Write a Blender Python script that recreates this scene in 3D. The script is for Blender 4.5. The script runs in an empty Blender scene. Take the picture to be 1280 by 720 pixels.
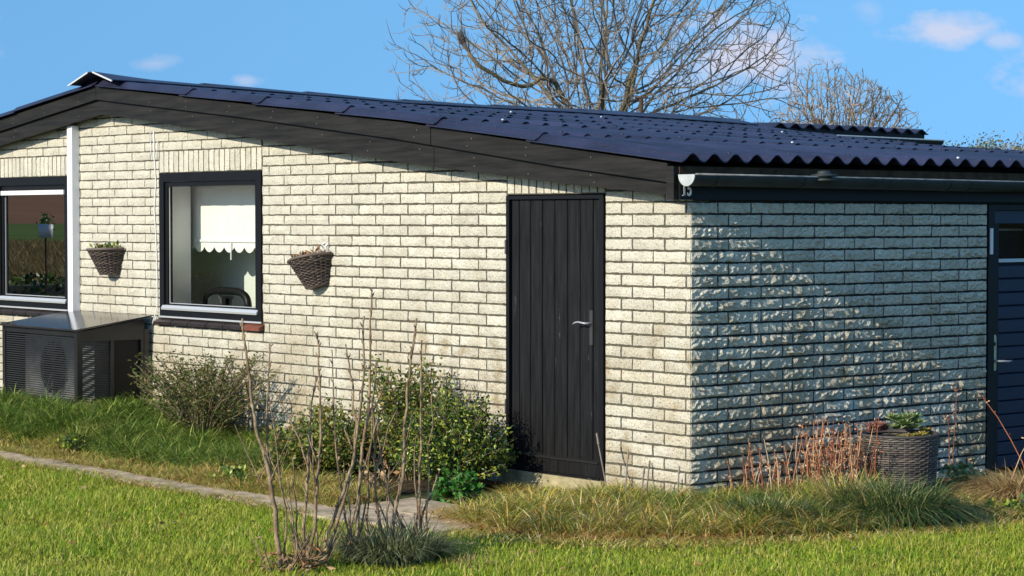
import bpy, math, random
import numpy as np
from mathutils import Vector, Matrix
random.seed(7); RNG = np.random.default_rng(11)
R = math.radians
S = bpy.context.scene
COL = S.collection

# ------------------------------------------------------------------ camera
cam = bpy.data.cameras.new('camera'); camo = bpy.data.objects.new('camera', cam); COL.objects.link(camo)
cam.sensor_width = 36.0; cam.lens = 2779.0 / 1280.0 * 36.0
cam.clip_start = 0.1; cam.clip_end = 6000
camo.location = (9.947, -9.812, 1.67)
camo.rotation_euler = (R(90 - 1.7725), 0, R(50))
S.camera = camo
S.view_settings.view_transform = 'Standard'; S.view_settings.look = 'None'
S.view_settings.exposure = 0.22; S.view_settings.gamma = 1.0
CAM = Vector(camo.location)
def camdir(px, py):
    v = Vector(((px - 640) / 2779.0, (360 - py) / 2779.0, -1.0))
    return (camo.rotation_euler.to_matrix() @ v).normalized()

# ------------------------------------------------------------------ sun and sky
EL, PHI = 25.5, 3.3
sd = Vector((math.sin(R(PHI)) * math.cos(R(EL)), -math.cos(R(PHI)) * math.cos(R(EL)), math.sin(R(EL))))
sun = bpy.data.lights.new('sun', 'SUN'); suno = bpy.data.objects.new('sun', sun); COL.objects.link(suno)
sun.energy = 4.3; sun.angle = R(0.5); sun.color = (1.0, 0.92, 0.76)
suno.rotation_euler = sd.to_track_quat('Z', 'Y').to_euler()
suno.location = sd * 60
W = bpy.data.worlds.new('World'); S.world = W; W.use_nodes = True
nt = W.node_tree; N = nt.nodes; L = nt.links; N.clear()
wo = N.new('ShaderNodeOutputWorld'); bg = N.new('ShaderNodeBackground'); L.new(bg.outputs[0], wo.inputs[0])
bg.inputs[1].default_value = 0.15
tc = N.new('ShaderNodeTexCoord')
def vm(op, a, b=None, out=0):
    n = N.new('ShaderNodeVectorMath'); n.operation = op
    for i, v in enumerate((a, b)):
        if v is None: continue
        if hasattr(v, 'links'): L.new(v, n.inputs[i])
        else: n.inputs[i].default_value = v
    return n.outputs[out]
def mm(op, a, b=None, clamp=False):
    n = N.new('ShaderNodeMath'); n.operation = op; n.use_clamp = clamp
    for i, v in enumerate((a, b)):
        if v is None: continue
        if hasattr(v, 'links'): L.new(v, n.inputs[i])
        else: n.inputs[i].default_value = v
    return n.outputs[0]
dirv = vm('NORMALIZE', tc.outputs['Generated'])
lift = vm('ADD', vm('MULTIPLY', dirv, (1, 1, .22)), (0, 0, 0.31))   # the deep clear blue of the photo starts right above the horizon
sky = N.new('ShaderNodeTexSky'); sky.sky_type = 'NISHITA'; sky.sun_disc = False
sky.sun_elevation = R(EL); sky.sun_rotation = math.atan2(sd.x, sd.y)
sky.air_density = 1.0; sky.dust_density = 0.3; sky.ozone_density = 2.0
L.new(vm('NORMALIZE', lift), sky.inputs[0])
hsv = N.new('ShaderNodeHueSaturation'); hsv.inputs['Hue'].default_value = 0.494; hsv.inputs['Saturation'].default_value = 1.25
hsv.inputs['Value'].default_value = 1.15
L.new(sky.outputs[0], hsv.inputs['Color'])
nz = N.new('ShaderNodeTexNoise'); nz.inputs['Scale'].default_value = 42; nz.inputs['Detail'].default_value = 6; nz.inputs['Roughness'].default_value = .6
L.new(vm('MULTIPLY', dirv, (1, 1, 1.8)), nz.inputs['Vector'])
nz2 = N.new('ShaderNodeTexNoise'); nz2.inputs['Scale'].default_value = 5; nz2.inputs['Detail'].default_value = 3
L.new(vm('MULTIPLY', dirv, (1, 1, 3)), nz2.inputs['Vector'])
tot = None
for px, py, a, b, k in [(925, 68, .040, .0185, 1.0), (1000, 66, .018, .008, .35), (890, 100, .03, .010, .45), (1190, 40, .027, .0085, .9), (1250, 50, .012, .005, .6), (195, 80, .013, .0040, .42),
                        (305, 101, .0095, .0038, .5), (1085, 12, .010, .006, .25), (1425, 95, .06, .02, .8), (-250, 20, .08, .02, .8), (1900, 10, .09, .03, .9)]:
    c = camdir(px, py); t = Vector((-c.y, c.x, 0)).normalized()
    d = vm('SUBTRACT', dirv, tuple(c))
    dh = mm('DIVIDE', vm('DOT_PRODUCT', d, tuple(t), 1), a)
    dz = mm('DIVIDE', vm('DOT_PRODUCT', d, (0, 0, 1), 1), b)
    dd = mm('DIVIDE', vm('DOT_PRODUCT', d, tuple(c), 1), a)
    q = mm('SQRT', mm('ADD', mm('ADD', mm('MULTIPLY', dh, dh), mm('MULTIPLY', dz, dz)), mm('MULTIPLY', dd, dd)))
    g = mm('SUBTRACT', 1.0, q)
    g = mm('ADD', g, mm('MULTIPLY', mm('SUBTRACT', nz.outputs[0], 0.5), 2.2))
    g = mm('MULTIPLY', mm('MULTIPLY', g, 1.3, True), k)
    tot = g if tot is None else mm('MAXIMUM', tot, g)
tot = mm('MAXIMUM', tot, mm('MULTIPLY', mm('SUBTRACT', mm('ADD', nz2.outputs[0], mm('MULTIPLY', nz.outputs[0], .25)), 0.80), 3.0, True))
mixc = N.new('ShaderNodeMixRGB'); L.new(mm('MULTIPLY', tot, .82), mixc.inputs[0]); L.new(hsv.outputs[0], mixc.inputs[1])
mixc.inputs[2].default_value = (4.2, 4.15, 4.9, 1)
L.new(mixc.outputs[0], bg.inputs[0])

# ------------------------------------------------------------------ helpers
class MB:
    def __init__(s): s.v = []; s.f = []
    def quad(s, a, b, c, d):
        n = len(s.v); s.v += [a, b, c, d]; s.f.append((n, n+1, n+2, n+3))
    def poly(s, pts):
        n = len(s.v); s.v += list(pts); s.f.append(tuple(range(n, n+len(pts))))
    def box(s, x0, x1, y0, y1, z0, z1):
        n = len(s.v)
        s.v += [(x0,y0,z0),(x1,y0,z0),(x1,y1,z0),(x0,y1,z0),(x0,y0,z1),(x1,y0,z1),(x1,y1,z1),(x0,y1,z1)]
        s.f += [tuple(n+i for i in q) for q in ((0,3,2,1),(4,5,6,7),(0,1,5,4),(1,2,6,5),(2,3,7,6),(3,0,4,7))]
        return s
    def prism(s, pts, y0, y1, axis='y'):       # polygon in x,z extruded along y (or y,z along x)
        n = len(s.v); m = len(pts)
        mk = (lambda p, d: (p[0], d, p[1])) if axis == 'y' else (lambda p, d: (d, p[0], p[1]))
        s.v += [mk(p, y0) for p in pts] + [mk(p, y1) for p in pts]
        s.f.append(tuple(range(n, n+m))); s.f.append(tuple(range(n+2*m-1, n+m-1, -1)))
        for i in range(m): j = (i+1) % m; s.f.append((n+i, n+m+i, n+m+j, n+j))
        return s
    def tube(s, pts, rad, n=6, cap=True):
        pts = [Vector(p) for p in pts]; m = len(pts); base = len(s.v)
        if not hasattr(rad, '__len__'): rad = [rad]*m
        ref = None
        for i, p in enumerate(pts):
            t = (pts[min(i+1, m-1)] - pts[max(i-1, 0)])
            t = t.normalized() if t.length > 1e-9 else Vector((0, 0, 1))
            if ref is None: ref = t.orthogonal().normalized()
            u = (ref - t*ref.dot(t))
            u = u.normalized() if u.length > 1e-6 else t.orthogonal().normalized()
            ref = u; w = t.cross(u)
            for k in range(n):
                a = 2*math.pi*k/n; s.v.append(tuple(p + (u*math.cos(a)+w*math.sin(a))*rad[i]))
        for i in range(m-1):
            for k in range(n):
                j = (k+1) % n
                s.f.append((base+i*n+k, base+i*n+j, base+(i+1)*n+j, base+(i+1)*n+k))
        if cap:
            s.f.append(tuple(base+k for k in reversed(range(n)))); s.f.append(tuple(base+(m-1)*n+k for k in range(n)))
        return s
    def lathe(s, prof, n=24, c=(0, 0, 0), sx=1, sy=1):
        base = len(s.v); m = len(prof)
        for r, z in prof:
            for k in range(n):
                a = 2*math.pi*k/n; s.v.append((c[0]+r*sx*math.cos(a), c[1]+r*sy*math.sin(a), c[2]+z))
        for i in range(m-1):
            for k in range(n):
                j = (k+1) % n
                s.f.append((base+i*n+k, base+i*n+j, base+(i+1)*n+j, base+(i+1)*n+k))
        return s
    def mesh(s, name, smooth=False):
        me = bpy.data.meshes.new(name); me.from_pydata([tuple(v) for v in s.v], [], s.f)
        if smooth: me.polygons.foreach_set('use_smooth', [True]*len(me.polygons))
        me.update(); return me
    def build(s, name, mat, parent=None, smooth=False, **kw):
        return obj(name, s.mesh(name, smooth), mat, parent, **kw)
def obj(name, me, mat=None, parent=None, **kw):
    if mat is not None and not me.materials: me.materials.append(mat)
    o = bpy.data.objects.new(name, me); COL.objects.link(o)
    if parent: o.parent = parent
    for k, v in kw.items(): o[k] = v
    return o
def thing(name, label, cat, loc=(0, 0, 0), group=None, rz=0):
    o = bpy.data.objects.new(name, None); COL.objects.link(o); o.location = loc; o.rotation_euler = (0, 0, rz)
    o['label'] = label; o['category'] = cat; o.empty_display_size = .1
    if group: o['group'] = group
    return o
def npmesh(name, v, f):                        # v (n,3), f (m,k) all faces the same size
    v = np.asarray(v, np.float32); f = np.asarray(f, np.int32); k = f.shape[1]
    me = bpy.data.meshes.new(name); me.vertices.add(len(v)); me.vertices.foreach_set('co', v.ravel())
    me.loops.add(f.size); me.loops.foreach_set('vertex_index', f.ravel())
    me.polygons.add(len(f)); me.polygons.foreach_set('loop_start', np.arange(0, f.size, k, dtype=np.int32))
    me.polygons.foreach_set('loop_total', np.full(len(f), k, np.int32)); me.update(calc_edges=True); me.shade_flat()
    return me
def interp(pts, x):
    xs = [p[0] for p in pts]; zs = [p[1] for p in pts]
    return np.interp(x, xs, zs)
def sm(a, b, x): t = np.clip((x-a)/(b-a), 0, 1); return t*t*(3-2*t)

# ------------------------------------------------------------------ materials
def mat(name, base=(.5, .5, .5), rough=.7, spec=.4, metal=0.0, vary=None, bump=None, island=None, patch=None, transl=0.0, stain=None, grain=None):
    """vary=(scale, dark factor, light factor), bump=(scale, strength, distance), island=list of colours by random island,
    patch=(scale, colour, amount)"""
    m = bpy.data.materials.new(name); m.use_nodes = True; nt = m.node_tree; n = nt.nodes; l = nt.links
    p = n['Principled BSDF']; p.inputs['Roughness'].default_value = rough; p.inputs['Metallic'].default_value = metal
    p.inputs['Specular IOR Level'].default_value = spec
    col = None
    g = n.new('ShaderNodeNewGeometry'); tcn = n.new('ShaderNodeTexCoord')
    if island:
        r = n.new('ShaderNodeValToRGB'); r.color_ramp.interpolation = 'CONSTANT'
        els = r.color_ramp.elements
        while len(els) < len(island): els.new(.5)
        for i, c in enumerate(island): els[i].position = i/len(island); els[i].color = (*(min(.8, q*(1.18 if ('grass' in name or 'lawn' in name) else 1)) for q in c), 1)
        l.new(g.outputs['Random Per Island'], r.inputs[0]); col = r.outputs[0]
    else:
        c = n.new('ShaderNodeRGB'); c.outputs[0].default_value = (*base, 1); col = c.outputs[0]
    def noise(scale, detail=5, rough_=.6):
        t = n.new('ShaderNodeTexNoise'); t.inputs['Scale'].default_value = scale; t.inputs['Detail'].default_value = detail
        t.inputs['Roughness'].default_value = rough_
        if grain:
            q = n.new('ShaderNodeVectorMath'); q.operation = 'MULTIPLY'; l.new(g.outputs['Position'], q.inputs[0]); q.inputs[1].default_value = grain; l.new(q.outputs[0], t.inputs['Vector'])
        else: l.new(g.outputs['Position'], t.inputs['Vector'])
        return t.outputs[0]
    def mapr(s, a, b, c, d):
        t = n.new('ShaderNodeMapRange'); l.new(s, t.inputs[0])
        for i, v in enumerate((a, b, c, d)): t.inputs[i+1].default_value = v
        return t.outputs[0]
    if vary:
        f = mapr(noise(vary[0]), .3, .7, vary[1], vary[2])
        x = n.new('ShaderNodeVectorMath'); x.operation = 'SCALE'; l.new(col, x.inputs[0]); l.new(f, x.inputs['Scale']); col = x.outputs[0]
    if patch:
        f = mapr(noise(patch[0], 4), .5-.5*patch[3] if len(patch) > 3 else .42, .5-.5*patch[3]+.04 if len(patch) > 3 else .62, 0, patch[2])
        x = n.new('ShaderNodeMixRGB'); l.new(f, x.inputs[0]); l.new(col, x.inputs[1]); x.inputs[2].default_value = (*patch[1], 1); col = x.outputs[0]
    if stain: col = stain(n, l, g, noise, mapr, col)
    l.new(col, p.inputs['Base Color'])
    if bump:
        b = n.new('ShaderNodeBump'); b.inputs['Strength'].default_value = bump[1]; b.inputs['Distance'].default_value = bump[2]
        l.new(noise(bump[0], 6, .65), b.inputs['Height']); l.new(b.outputs[0], p.inputs['Normal'])
    if transl:
        t = n.new('ShaderNodeBsdfTranslucent'); l.new(col, t.inputs[0]); a = n.new('ShaderNodeMixShader'); a.inputs[0].default_value = transl
        l.new(p.outputs[0], a.inputs[1]); l.new(t.outputs[0], a.inputs[2]); l.new(a.outputs[0], n['Material Output'].inputs[0])
    return m

def brick_stain(n, l, g, noise, mapr, col):
    # dirt sitting in the pits of the split face, and grime towards the ground and the door
    v = n.new('ShaderNodeTexVoronoi'); v.inputs['Scale'].default_value = 95; l.new(g.outputs['Position'], v.inputs['Vector'])
    s1 = mapr(noise(75, 3, .7), .53, .63, 0, 1)
    sep = n.new('ShaderNodeSeparateXYZ'); l.new(g.outputs['Position'], sep.inputs[0])
    low = mapr(sep.outputs[2], 1.3, -.1, .05, 1.0)
    big = mapr(noise(1.7, 5), .38, .60, 0, 1)
    a = n.new('ShaderNodeMath'); a.operation = 'MULTIPLY'; l.new(low, a.inputs[0]); l.new(big, a.inputs[1])
    k = n.new('ShaderNodeMath'); k.operation = 'MULTIPLY_ADD'; l.new(a.outputs[0], k.inputs[0]); k.inputs[1].default_value = .45; k.inputs[2].default_value = .50
    f = n.new('ShaderNodeMath'); f.operation = 'MULTIPLY'; l.new(s1, f.inputs[0]); l.new(k.outputs[0], f.inputs[1])
    x = n.new('ShaderNodeMixRGB'); l.new(f.outputs[0], x.inputs[0]); l.new(col, x.inputs[1]); x.inputs[2].default_value = (.16, .13, .09, 1)
    near = mapr(sep.outputs[0], -4.4, -2.4, 0, 1); mid = mapr(sep.outputs[2], 1.75, .7, 0, .9); bn = mapr(noise(4.5, 5), .48, .66, 0, 1)
    m1 = n.new('ShaderNodeMath'); m1.operation = 'MULTIPLY'; l.new(near, m1.inputs[0]); l.new(mid, m1.inputs[1])
    m2 = n.new('ShaderNodeMath'); m2.operation = 'MULTIPLY'; l.new(m1.outputs[0], m2.inputs[0]); l.new(bn, m2.inputs[1])
    m3 = n.new('ShaderNodeMath'); m3.operation = 'MAXIMUM'; l.new(m2.outputs[0], m3.inputs[0]); l.new(a.outputs[0], m3.inputs[1]); a = m3
    # warm brown wash low down and by the door
    w = n.new('ShaderNodeMath'); w.operation = 'MULTIPLY'; l.new(a.outputs[0], w.inputs[0]); w.inputs[1].default_value = 1.0
    y = n.new('ShaderNodeMixRGB'); y.blend_type = 'MULTIPLY'; l.new(w.outputs[0], y.inputs[0]); l.new(x.outputs[0], y.inputs[1]); y.inputs[2].default_value = (.60, .50, .36, 1)
    return y.outputs[0]
M = {}
def obj_random(m, amt):        # each brick object a slightly different tone
    n = m.node_tree.nodes; l = m.node_tree.links; p = n['Principled BSDF']
    src = p.inputs['Base Color'].links[0].from_socket
    oi = n.new('ShaderNodeObjectInfo'); mr = n.new('ShaderNodeMapRange'); l.new(oi.outputs['Random'], mr.inputs[0])
    mr.inputs[3].default_value = 1-amt; mr.inputs[4].default_value = 1
    x = n.new('ShaderNodeVectorMath'); x.operation = 'SCALE'; l.new(src, x.inputs[0]); l.new(mr.outputs[0], x.inputs['Scale']); l.new(x.outputs[0], p.inputs['Base Color'])
M['brick'] = mat('white_painted_brick', (.77, .72, .59), .92, .08, vary=(7, .80, 1.05), bump=(70, 1.0, .012), stain=brick_stain)
obj_random(M['brick'], .17)
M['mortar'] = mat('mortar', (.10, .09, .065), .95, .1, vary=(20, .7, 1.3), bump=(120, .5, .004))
M['mortar_side'] = mat('shaded_side_mortar', (.040, .038, .035), .95, .1, vary=(20, .7, 1.3))  # shade of the side wall joints painted in, darker copy of the front mortar
M['black_wood'] = mat('black_stained_wood', (.015, .0135, .012), .62, .22, vary=(16, .45, 1.9), bump=(40, .5, .004), grain=(.12, 1, 1.6))
M['door_wood'] = mat('black_painted_planks', (.008, .0077, .008), .55, .22, vary=(30, .4, 2.0), bump=(60, .4, .003), patch=(34, (.14, .14, .13), .7, -.40), grain=(1.6, 1, .12))
M['frame'] = mat('black_window_frame', (.007, .0065, .007), .45, .25, vary=(8, .8, 1.3), bump=(90, .15, .002))
M['roof'] = mat('dark_blue_glazed_sheet', (.030, .031, .068), .50, .45, vary=(2.2, .6, 1.4), bump=(38, .25, .006), patch=(30, (.10, .10, .11), .22, -.2))
obj_random(M['roof'], .38)
M['roof_edge'] = mat('pale_ridge_edge', (.6, .6, .6), .5)
M['brown_wood'] = mat('weathered_brown_wood', (.09, .055, .03), .8, .2, vary=(12, .6, 1.5))
M['zinc'] = mat('dull_zinc', (.03, .038, .04), .55, .4, metal=.1, vary=(6, .7, 1.4))
M['zinc_bright'] = mat('bright_zinc', (.62, .63, .60), .35, .5, metal=.3, vary=(20, .8, 1.1))
M['white'] = mat('white_plastic', (.80, .80, .82), .4, .5)
M['alu'] = mat('aluminium_strip', (.62, .62, .62), .35, .5, metal=.4)
M['rim'] = mat('worn_gutter_rim', (.26, .27, .27), .5, .4, vary=(14, .5, 1.3))
M['alu_dull'] = mat('dull_nail_head', (.16, .155, .15), .5, .4)
M['sill'] = mat('dark_glazed_sill_brick', (.026, .018, .016), .35, .5, vary=(15, .7, 1.5), bump=(70, .3, .003))
M['sill_red'] = mat('red_glazed_sill_brick', (.17, .055, .03), .4, .5, vary=(15, .7, 1.3))
M['concrete'] = mat('yellowed_concrete', (.45, .38, .22), .9, .2, vary=(12, .6, 1.2), bump=(50, .4, .006))
M['slab'] = mat('worn_paving_slab', (.60, .45, .31), .95, .1, vary=(14, .6, 1.2), bump=(60, .5, .006), patch=(6, (.10, .11, .05), .5))
M['blue_paint'] = mat('dark_blue_paint', (.004, .012, .042), .38, .5, vary=(5, .8, 1.2))
M['near_black'] = mat('near_black_paint', (.005, .005, .006), .5, .3)
M['brass'] = mat('tarnished_brass_plate', (.62, .56, .34), .35, .5, metal=.0, vary=(60, .6, 1.2))
M['metal'] = mat('bright_metal_handle', (.42, .42, .43), .35, .5, metal=.3)
M['iron'] = mat('dark_iron_handle', (.12, .11, .11), .35, .5, metal=.7)
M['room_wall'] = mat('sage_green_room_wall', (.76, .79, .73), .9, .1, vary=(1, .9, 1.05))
M['room_dark'] = mat('dim_room_wall', (.05, .045, .04), .9, .1)  # darkness of the unlit room put into near-black wall colour
M['blind'] = mat('white_cotton_blind', (.80, .80, .77), .9, .1, vary=(6, .95, 1.03))
M['cover'] = mat('black_powder_coated_steel', (.018, .017, .018), .28, .5, vary=(4, .8, 1.3))
M['cover_top'] = mat('polished_black_steel_top', (.03, .026, .026), .16, .9, vary=(3, .8, 1.3))
M['slat'] = mat('black_slat', (.035, .035, .036), .35, .6)
M['pump'] = mat('pale_pump_casing', (.20, .20, .20), .5, vary=(9, .5, 1.3))
M['wicker'] = mat('grey_brown_wicker', rough=.55, spec=.4, island=[(.10, .085, .075), (.16, .14, .12), (.07, .06, .055), (.13, .10, .08)])
M['wicker_dark'] = mat('dark_brown_wicker', rough=.5, spec=.4, island=[(.07, .05, .042), (.12, .09, .075), (.045, .035, .03)])
M['soil'] = mat('dark_soil', (.035, .025, .018), .95, .1, vary=(30, .5, 1.5), bump=(80, .8, .01))
M['lawn_blade'] = mat('lawn_blade', rough=.55, spec=.3, island=[(.19, .29, .016), (.31, .39, .024), (.10, .18, .010), (.46, .46, .06), (.23, .34, .02), (.54, .44, .13), (.13, .22, .012)], transl=.3, patch=(1.6, (.42, .38, .05), .35))
M['lawn_base'] = mat('lawn_earth', (.07, .08, .025), .95, .1, vary=(5, .6, 1.3), patch=(2.2, (.10, .085, .035), .6))
M['long_green'] = mat('long_green_grass', rough=.5, spec=.35, island=[(.07, .14, .02), (.14, .23, .03), (.26, .34, .05), (.045, .09, .014), (.42, .44, .12), (.10, .18, .022)], transl=.22)
M['yellow_grass'] = mat('yellowed_grass', rough=.6, spec=.3, island=[(.26, .26, .045), (.46, .33, .09), (.34, .20, .05), (.19, .25, .035), (.54, .40, .15)], transl=.22)
M['rusty_grass'] = mat('autumn_bed_grass', rough=.6, spec=.3, island=[(.20, .27, .03), (.48, .38, .07), (.62, .35, .09), (.14, .21, .025), (.78, .56, .26), (.32, .33, .05), (.24, .14, .055)], transl=.2)
M['orange_grass'] = mat('orange_dry_grass', rough=.6, spec=.3, island=[(.62, .38, .12), (.48, .26, .07), (.72, .50, .22), (.34, .30, .06), (.30, .15, .06)], transl=.2)
M['dark_tussock'] = mat('dark_green_tussock', rough=.45, spec=.45, island=[(.025, .065, .02), (.05, .11, .025), (.13, .18, .035), (.02, .045, .015), (.34, .32, .13), (.04, .08, .02)], transl=.12)
M['straw'] = mat('dry_straw', rough=.7, spec=.25, island=[(.42, .30, .12), (.30, .20, .07), (.50, .38, .17), (.34, .18, .09)], transl=.2)
M['lavender'] = mat('grey_green_spiky_leaves', rough=.5, spec=.4, island=[(.10, .12, .045), (.18, .20, .08), (.05, .06, .025), (.32, .32, .16)], transl=.1)
M['red_stem'] = mat('dry_red_brown_stems', rough=.7, spec=.2, island=[(.36, .13, .06), (.50, .24, .12), (.20, .07, .04), (.60, .40, .24)])
M['box_leaf'] = mat('glossy_dark_leaf', rough=.35, spec=.5, island=[(.022, .055, .012), (.07, .14, .016), (.26, .33, .028), (.015, .035, .010), (.38, .42, .045), (.05, .10, .013)], transl=.12)
M['yellow_leaf'] = mat('yellow_green_leaf', rough=.4, spec=.4, island=[(.09, .14, .018), (.24, .27, .035), (.05, .09, .014), (.30, .20, .05), (.14, .19, .025)], transl=.15)
M['herb_leaf'] = mat('bright_green_leaf', rough=.4, spec=.4, island=[(.05, .17, .02), (.08, .24, .035), (.03, .11, .015)], transl=.2)
M['olive_leaf'] = mat('brown_olive_leaf', rough=.5, spec=.3, island=[(.07, .085, .02), (.13, .15, .035), (.045, .05, .014), (.20, .15, .05), (.10, .14, .03)], transl=.1)
M['succulent'] = mat('pale_green_succulent', rough=.45, spec=.4, island=[(.17, .26, .08), (.26, .33, .14), (.12, .20, .06), (.33, .36, .18)])
M['pink_succulent'] = mat('pink_brown_succulent', rough=.5, spec=.3, island=[(.30, .12, .09), (.40, .20, .15), (.20, .08, .06)])
M['dead_leaf'] = mat('curled_dead_leaf', rough=.6, spec=.2, island=[(.36, .19, .08), (.24, .11, .05), (.48, .31, .16), (.30, .20, .10)], transl=.15)
M['cane'] = mat('buff_cane_bark', (.26, .185, .11), .75, .25, vary=(30, .45, 1.9), bump=(90, .6, .004), patch=(9, (.10, .045, .03), .6))
M['bark'] = mat('grey_brown_bark', (.20, .155, .10), .85, .2, vary=(9, .5, 1.4), bump=(20, .6, .02), patch=(4, (.20, .16, .06), .5))
M['twig'] = mat('bare_twig_bark', (.23, .19, .15), .8, .2, vary=(5, .6, 1.4))
M['twig2'] = mat('buff_twig_bark', (.34, .25, .17), .8, .2, vary=(1.2, .45, 1.3))
M['autumn_leaf'] = mat('autumn_tree_leaf', rough=.6, spec=.2, island=[(.10, .12, .03), (.22, .14, .05), (.05, .08, .02), (.28, .19, .09)], transl=.15)
M['dirt'] = mat('bare_bed_soil', (.075, .052, .032), .95, .1, vary=(20, .5, 1.4), bump=(50, .8, .02))
M['field'] = mat('grass_field', (.13, .20, .04), .95, .1, vary=(.4, .6, 1.3))
M['ploughed'] = mat('ploughed_hill', (.30, .15, .08), .95, .1, vary=(.05, .8, 1.2))

def glass(name, refl):
    m = bpy.data.materials.new(name); m.use_nodes = True; n = m.node_tree.nodes; l = m.node_tree.links; n.clear()
    o = n.new('ShaderNodeOutputMaterial'); mx = n.new('ShaderNodeMixShader'); t = n.new('ShaderNodeBsdfTransparent'); g = n.new('ShaderNodeBsdfGlossy')
    t.inputs[0].default_value = (.93, .96, .94, 1); g.inputs['Roughness'].default_value = 0.0
    f = n.new('ShaderNodeFresnel'); f.inputs[0].default_value = refl
    l.new(f.outputs[0], mx.inputs[0]); l.new(t.outputs[0], mx.inputs[1]); l.new(g.outputs[0], mx.inputs[2]); l.new(mx.outputs[0], o.inputs[0])
    return m
M['glass'] = glass('clear_window_glass', 1.45)
M['glass_coated'] = glass('double_coated_glass', 4.2)

# ------------------------------------------------------------------ ground, lawn, path, hills
def gz(x, y):
    return -.15 + .20*sm(4.2, 6.6, -np.asarray(x, float))*sm(-1.7, -.9, np.asarray(y, float))
def sheet(name, x0, x1, y0, y1, nx, ny, zf, m, dz=0, **kw):
    X, Y = np.meshgrid(np.linspace(x0, x1, nx+1), np.linspace(y0, y1, ny+1)); Z = zf(X, Y) + dz
    v = np.stack([X.ravel(), Y.ravel(), np.broadcast_to(Z, X.shape).ravel()], 1)
    i = np.arange((nx+1)*(ny+1)).reshape(ny+1, nx+1)
    f = np.stack([i[:-1, :-1].ravel(), i[:-1, 1:].ravel(), i[1:, 1:].ravel(), i[1:, :-1].ravel()], 1)
    return obj(name, npmesh(name, v, f), m, None, kind='structure', **kw)
gx = np.concatenate([[-2500, -900, -400, -150, -60, -30], np.linspace(-16, 8, 97), [20, 60, 200, 900, 2500]])
gy = np.concatenate([[-2500, -900, -300, -100, -40, -15], np.linspace(-8, 9, 69), [20, 60, 200, 900, 2500]])
X, Y = np.meshgrid(gx, gy); Z = gz(np.clip(X, -12, 99), Y)
far = sm(10, 300, np.hypot(X, Y)); Z = Z*(1-far) + far*(-.15)
i = np.arange(X.size).reshape(X.shape)
f = np.stack([i[:-1, :-1].ravel(), i[:-1, 1:].ravel(), i[1:, 1:].ravel(), i[1:, :-1].ravel()], 1)
obj('ground', npmesh('ground', np.stack([X.ravel(), Y.ravel(), Z.ravel()], 1), f), M['lawn_base'], None, kind='structure')
# bare soil of the planting beds
def bedsheet(name, pts, m, dz):
    b = MB(); b.poly([(x, y, float(gz(x, y))+dz) for x, y in pts]); b.build(name, m, None, kind='structure')
bedsheet('bed_soil', [(-4.2, -1.72), (-1.75, -1.72), (-1.75, -.02), (-4.2, -.02)], M['dirt'], .006)
bedsheet('corner_bed_soil', [(-.75, -1.5), (.25, -1.62), (.8, -1.35), (1.2, -.8), (1.42, -.2), (1.6, .6), (1.75, 2.9), (.0, 2.9), (0, -.02), (-.75, -.02)], M['dirt'], .007)
# path slabs: one strip along the wall, a wide place before the door, then an edging round the corner
path = bpy.data.objects.new('garden_path', None); COL.objects.link(path); path['kind'] = 'structure'
def slab(p, rz, sx, sy, dz=0.0):
    b = MB(); j = lambda: random.uniform(-.02, .02)
    pts = [(-sx/2+j(), -sy/2+j()), (sx/2+j(), -sy/2+j()), (sx/2+j(), sy/2+j()), (-sx/2+j(), sy/2+j())]
    n0 = len(b.v); b.v += [(x, y, -.03) for x, y in pts] + [(x, y, .018) for x, y in pts] + [(x*.96, y*.94, .028) for x, y in pts]
    for a in (0, 4):
        for k in range(4): b.f.append((a+k, a+(k+1) % 4, a+4+(k+1) % 4, a+4+k))
    b.f.append((8, 9, 10, 11))
    o = b.build('paving_slab', M['slab'], path); o.location = (p[0], p[1], float(gz(*p))+dz); o.rotation_euler = (R(random.uniform(-1, 1)), R(random.uniform(-1, 1)), rz)
x = -11.0
while x < -1.4:
    slab((x, -1.93), R(random.uniform(-1.5, 1.5)), .57, .29); x += .6
for cx, cy, sx, sy in [(-1.05, -1.86, .60, .46), (-.42, -1.80, .60, .44), (-1.08, -1.36, .56, .5), (-.50, -1.34, .5, .46)]:
    slab((cx, cy), R(random.uniform(-2, 2)), sx, sy)
edge = [(-.02, -1.92), (.45, -1.80), (.85, -1.55), (1.22, -1.15), (1.45, -.70), (1.62, -.22), (1.74, .28), (1.83, .78), (1.90, 1.28), (1.95, 1.78), (2.0, 2.28), (2.03, 2.8), (2.05, 3.3)]
for a, b_ in zip(edge[:-1], edge[1:]):
    c = ((a[0]+b_[0])/2, (a[1]+b_[1])/2); slab(c, math.atan2(b_[1]-a[1], b_[0]-a[0]), math.dist(a, b_)-.02, .12, -.024)
# far landscape (seen reflected in the window): field, ploughed hill
sheet('far_field', -175, -30, -150, 60, 40, 30, lambda X, Y: -.146 + .95*sm(30, 62, -X) + .45*sm(62, 150, -X), M['field'])
sheet('ploughed_hill', -900, -150, -700, 300, 40, 40, lambda X, Y: 1.0 + 34*sm(150, 800, -X) + 1.5*np.sin(Y*.01), M['ploughed'])

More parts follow.
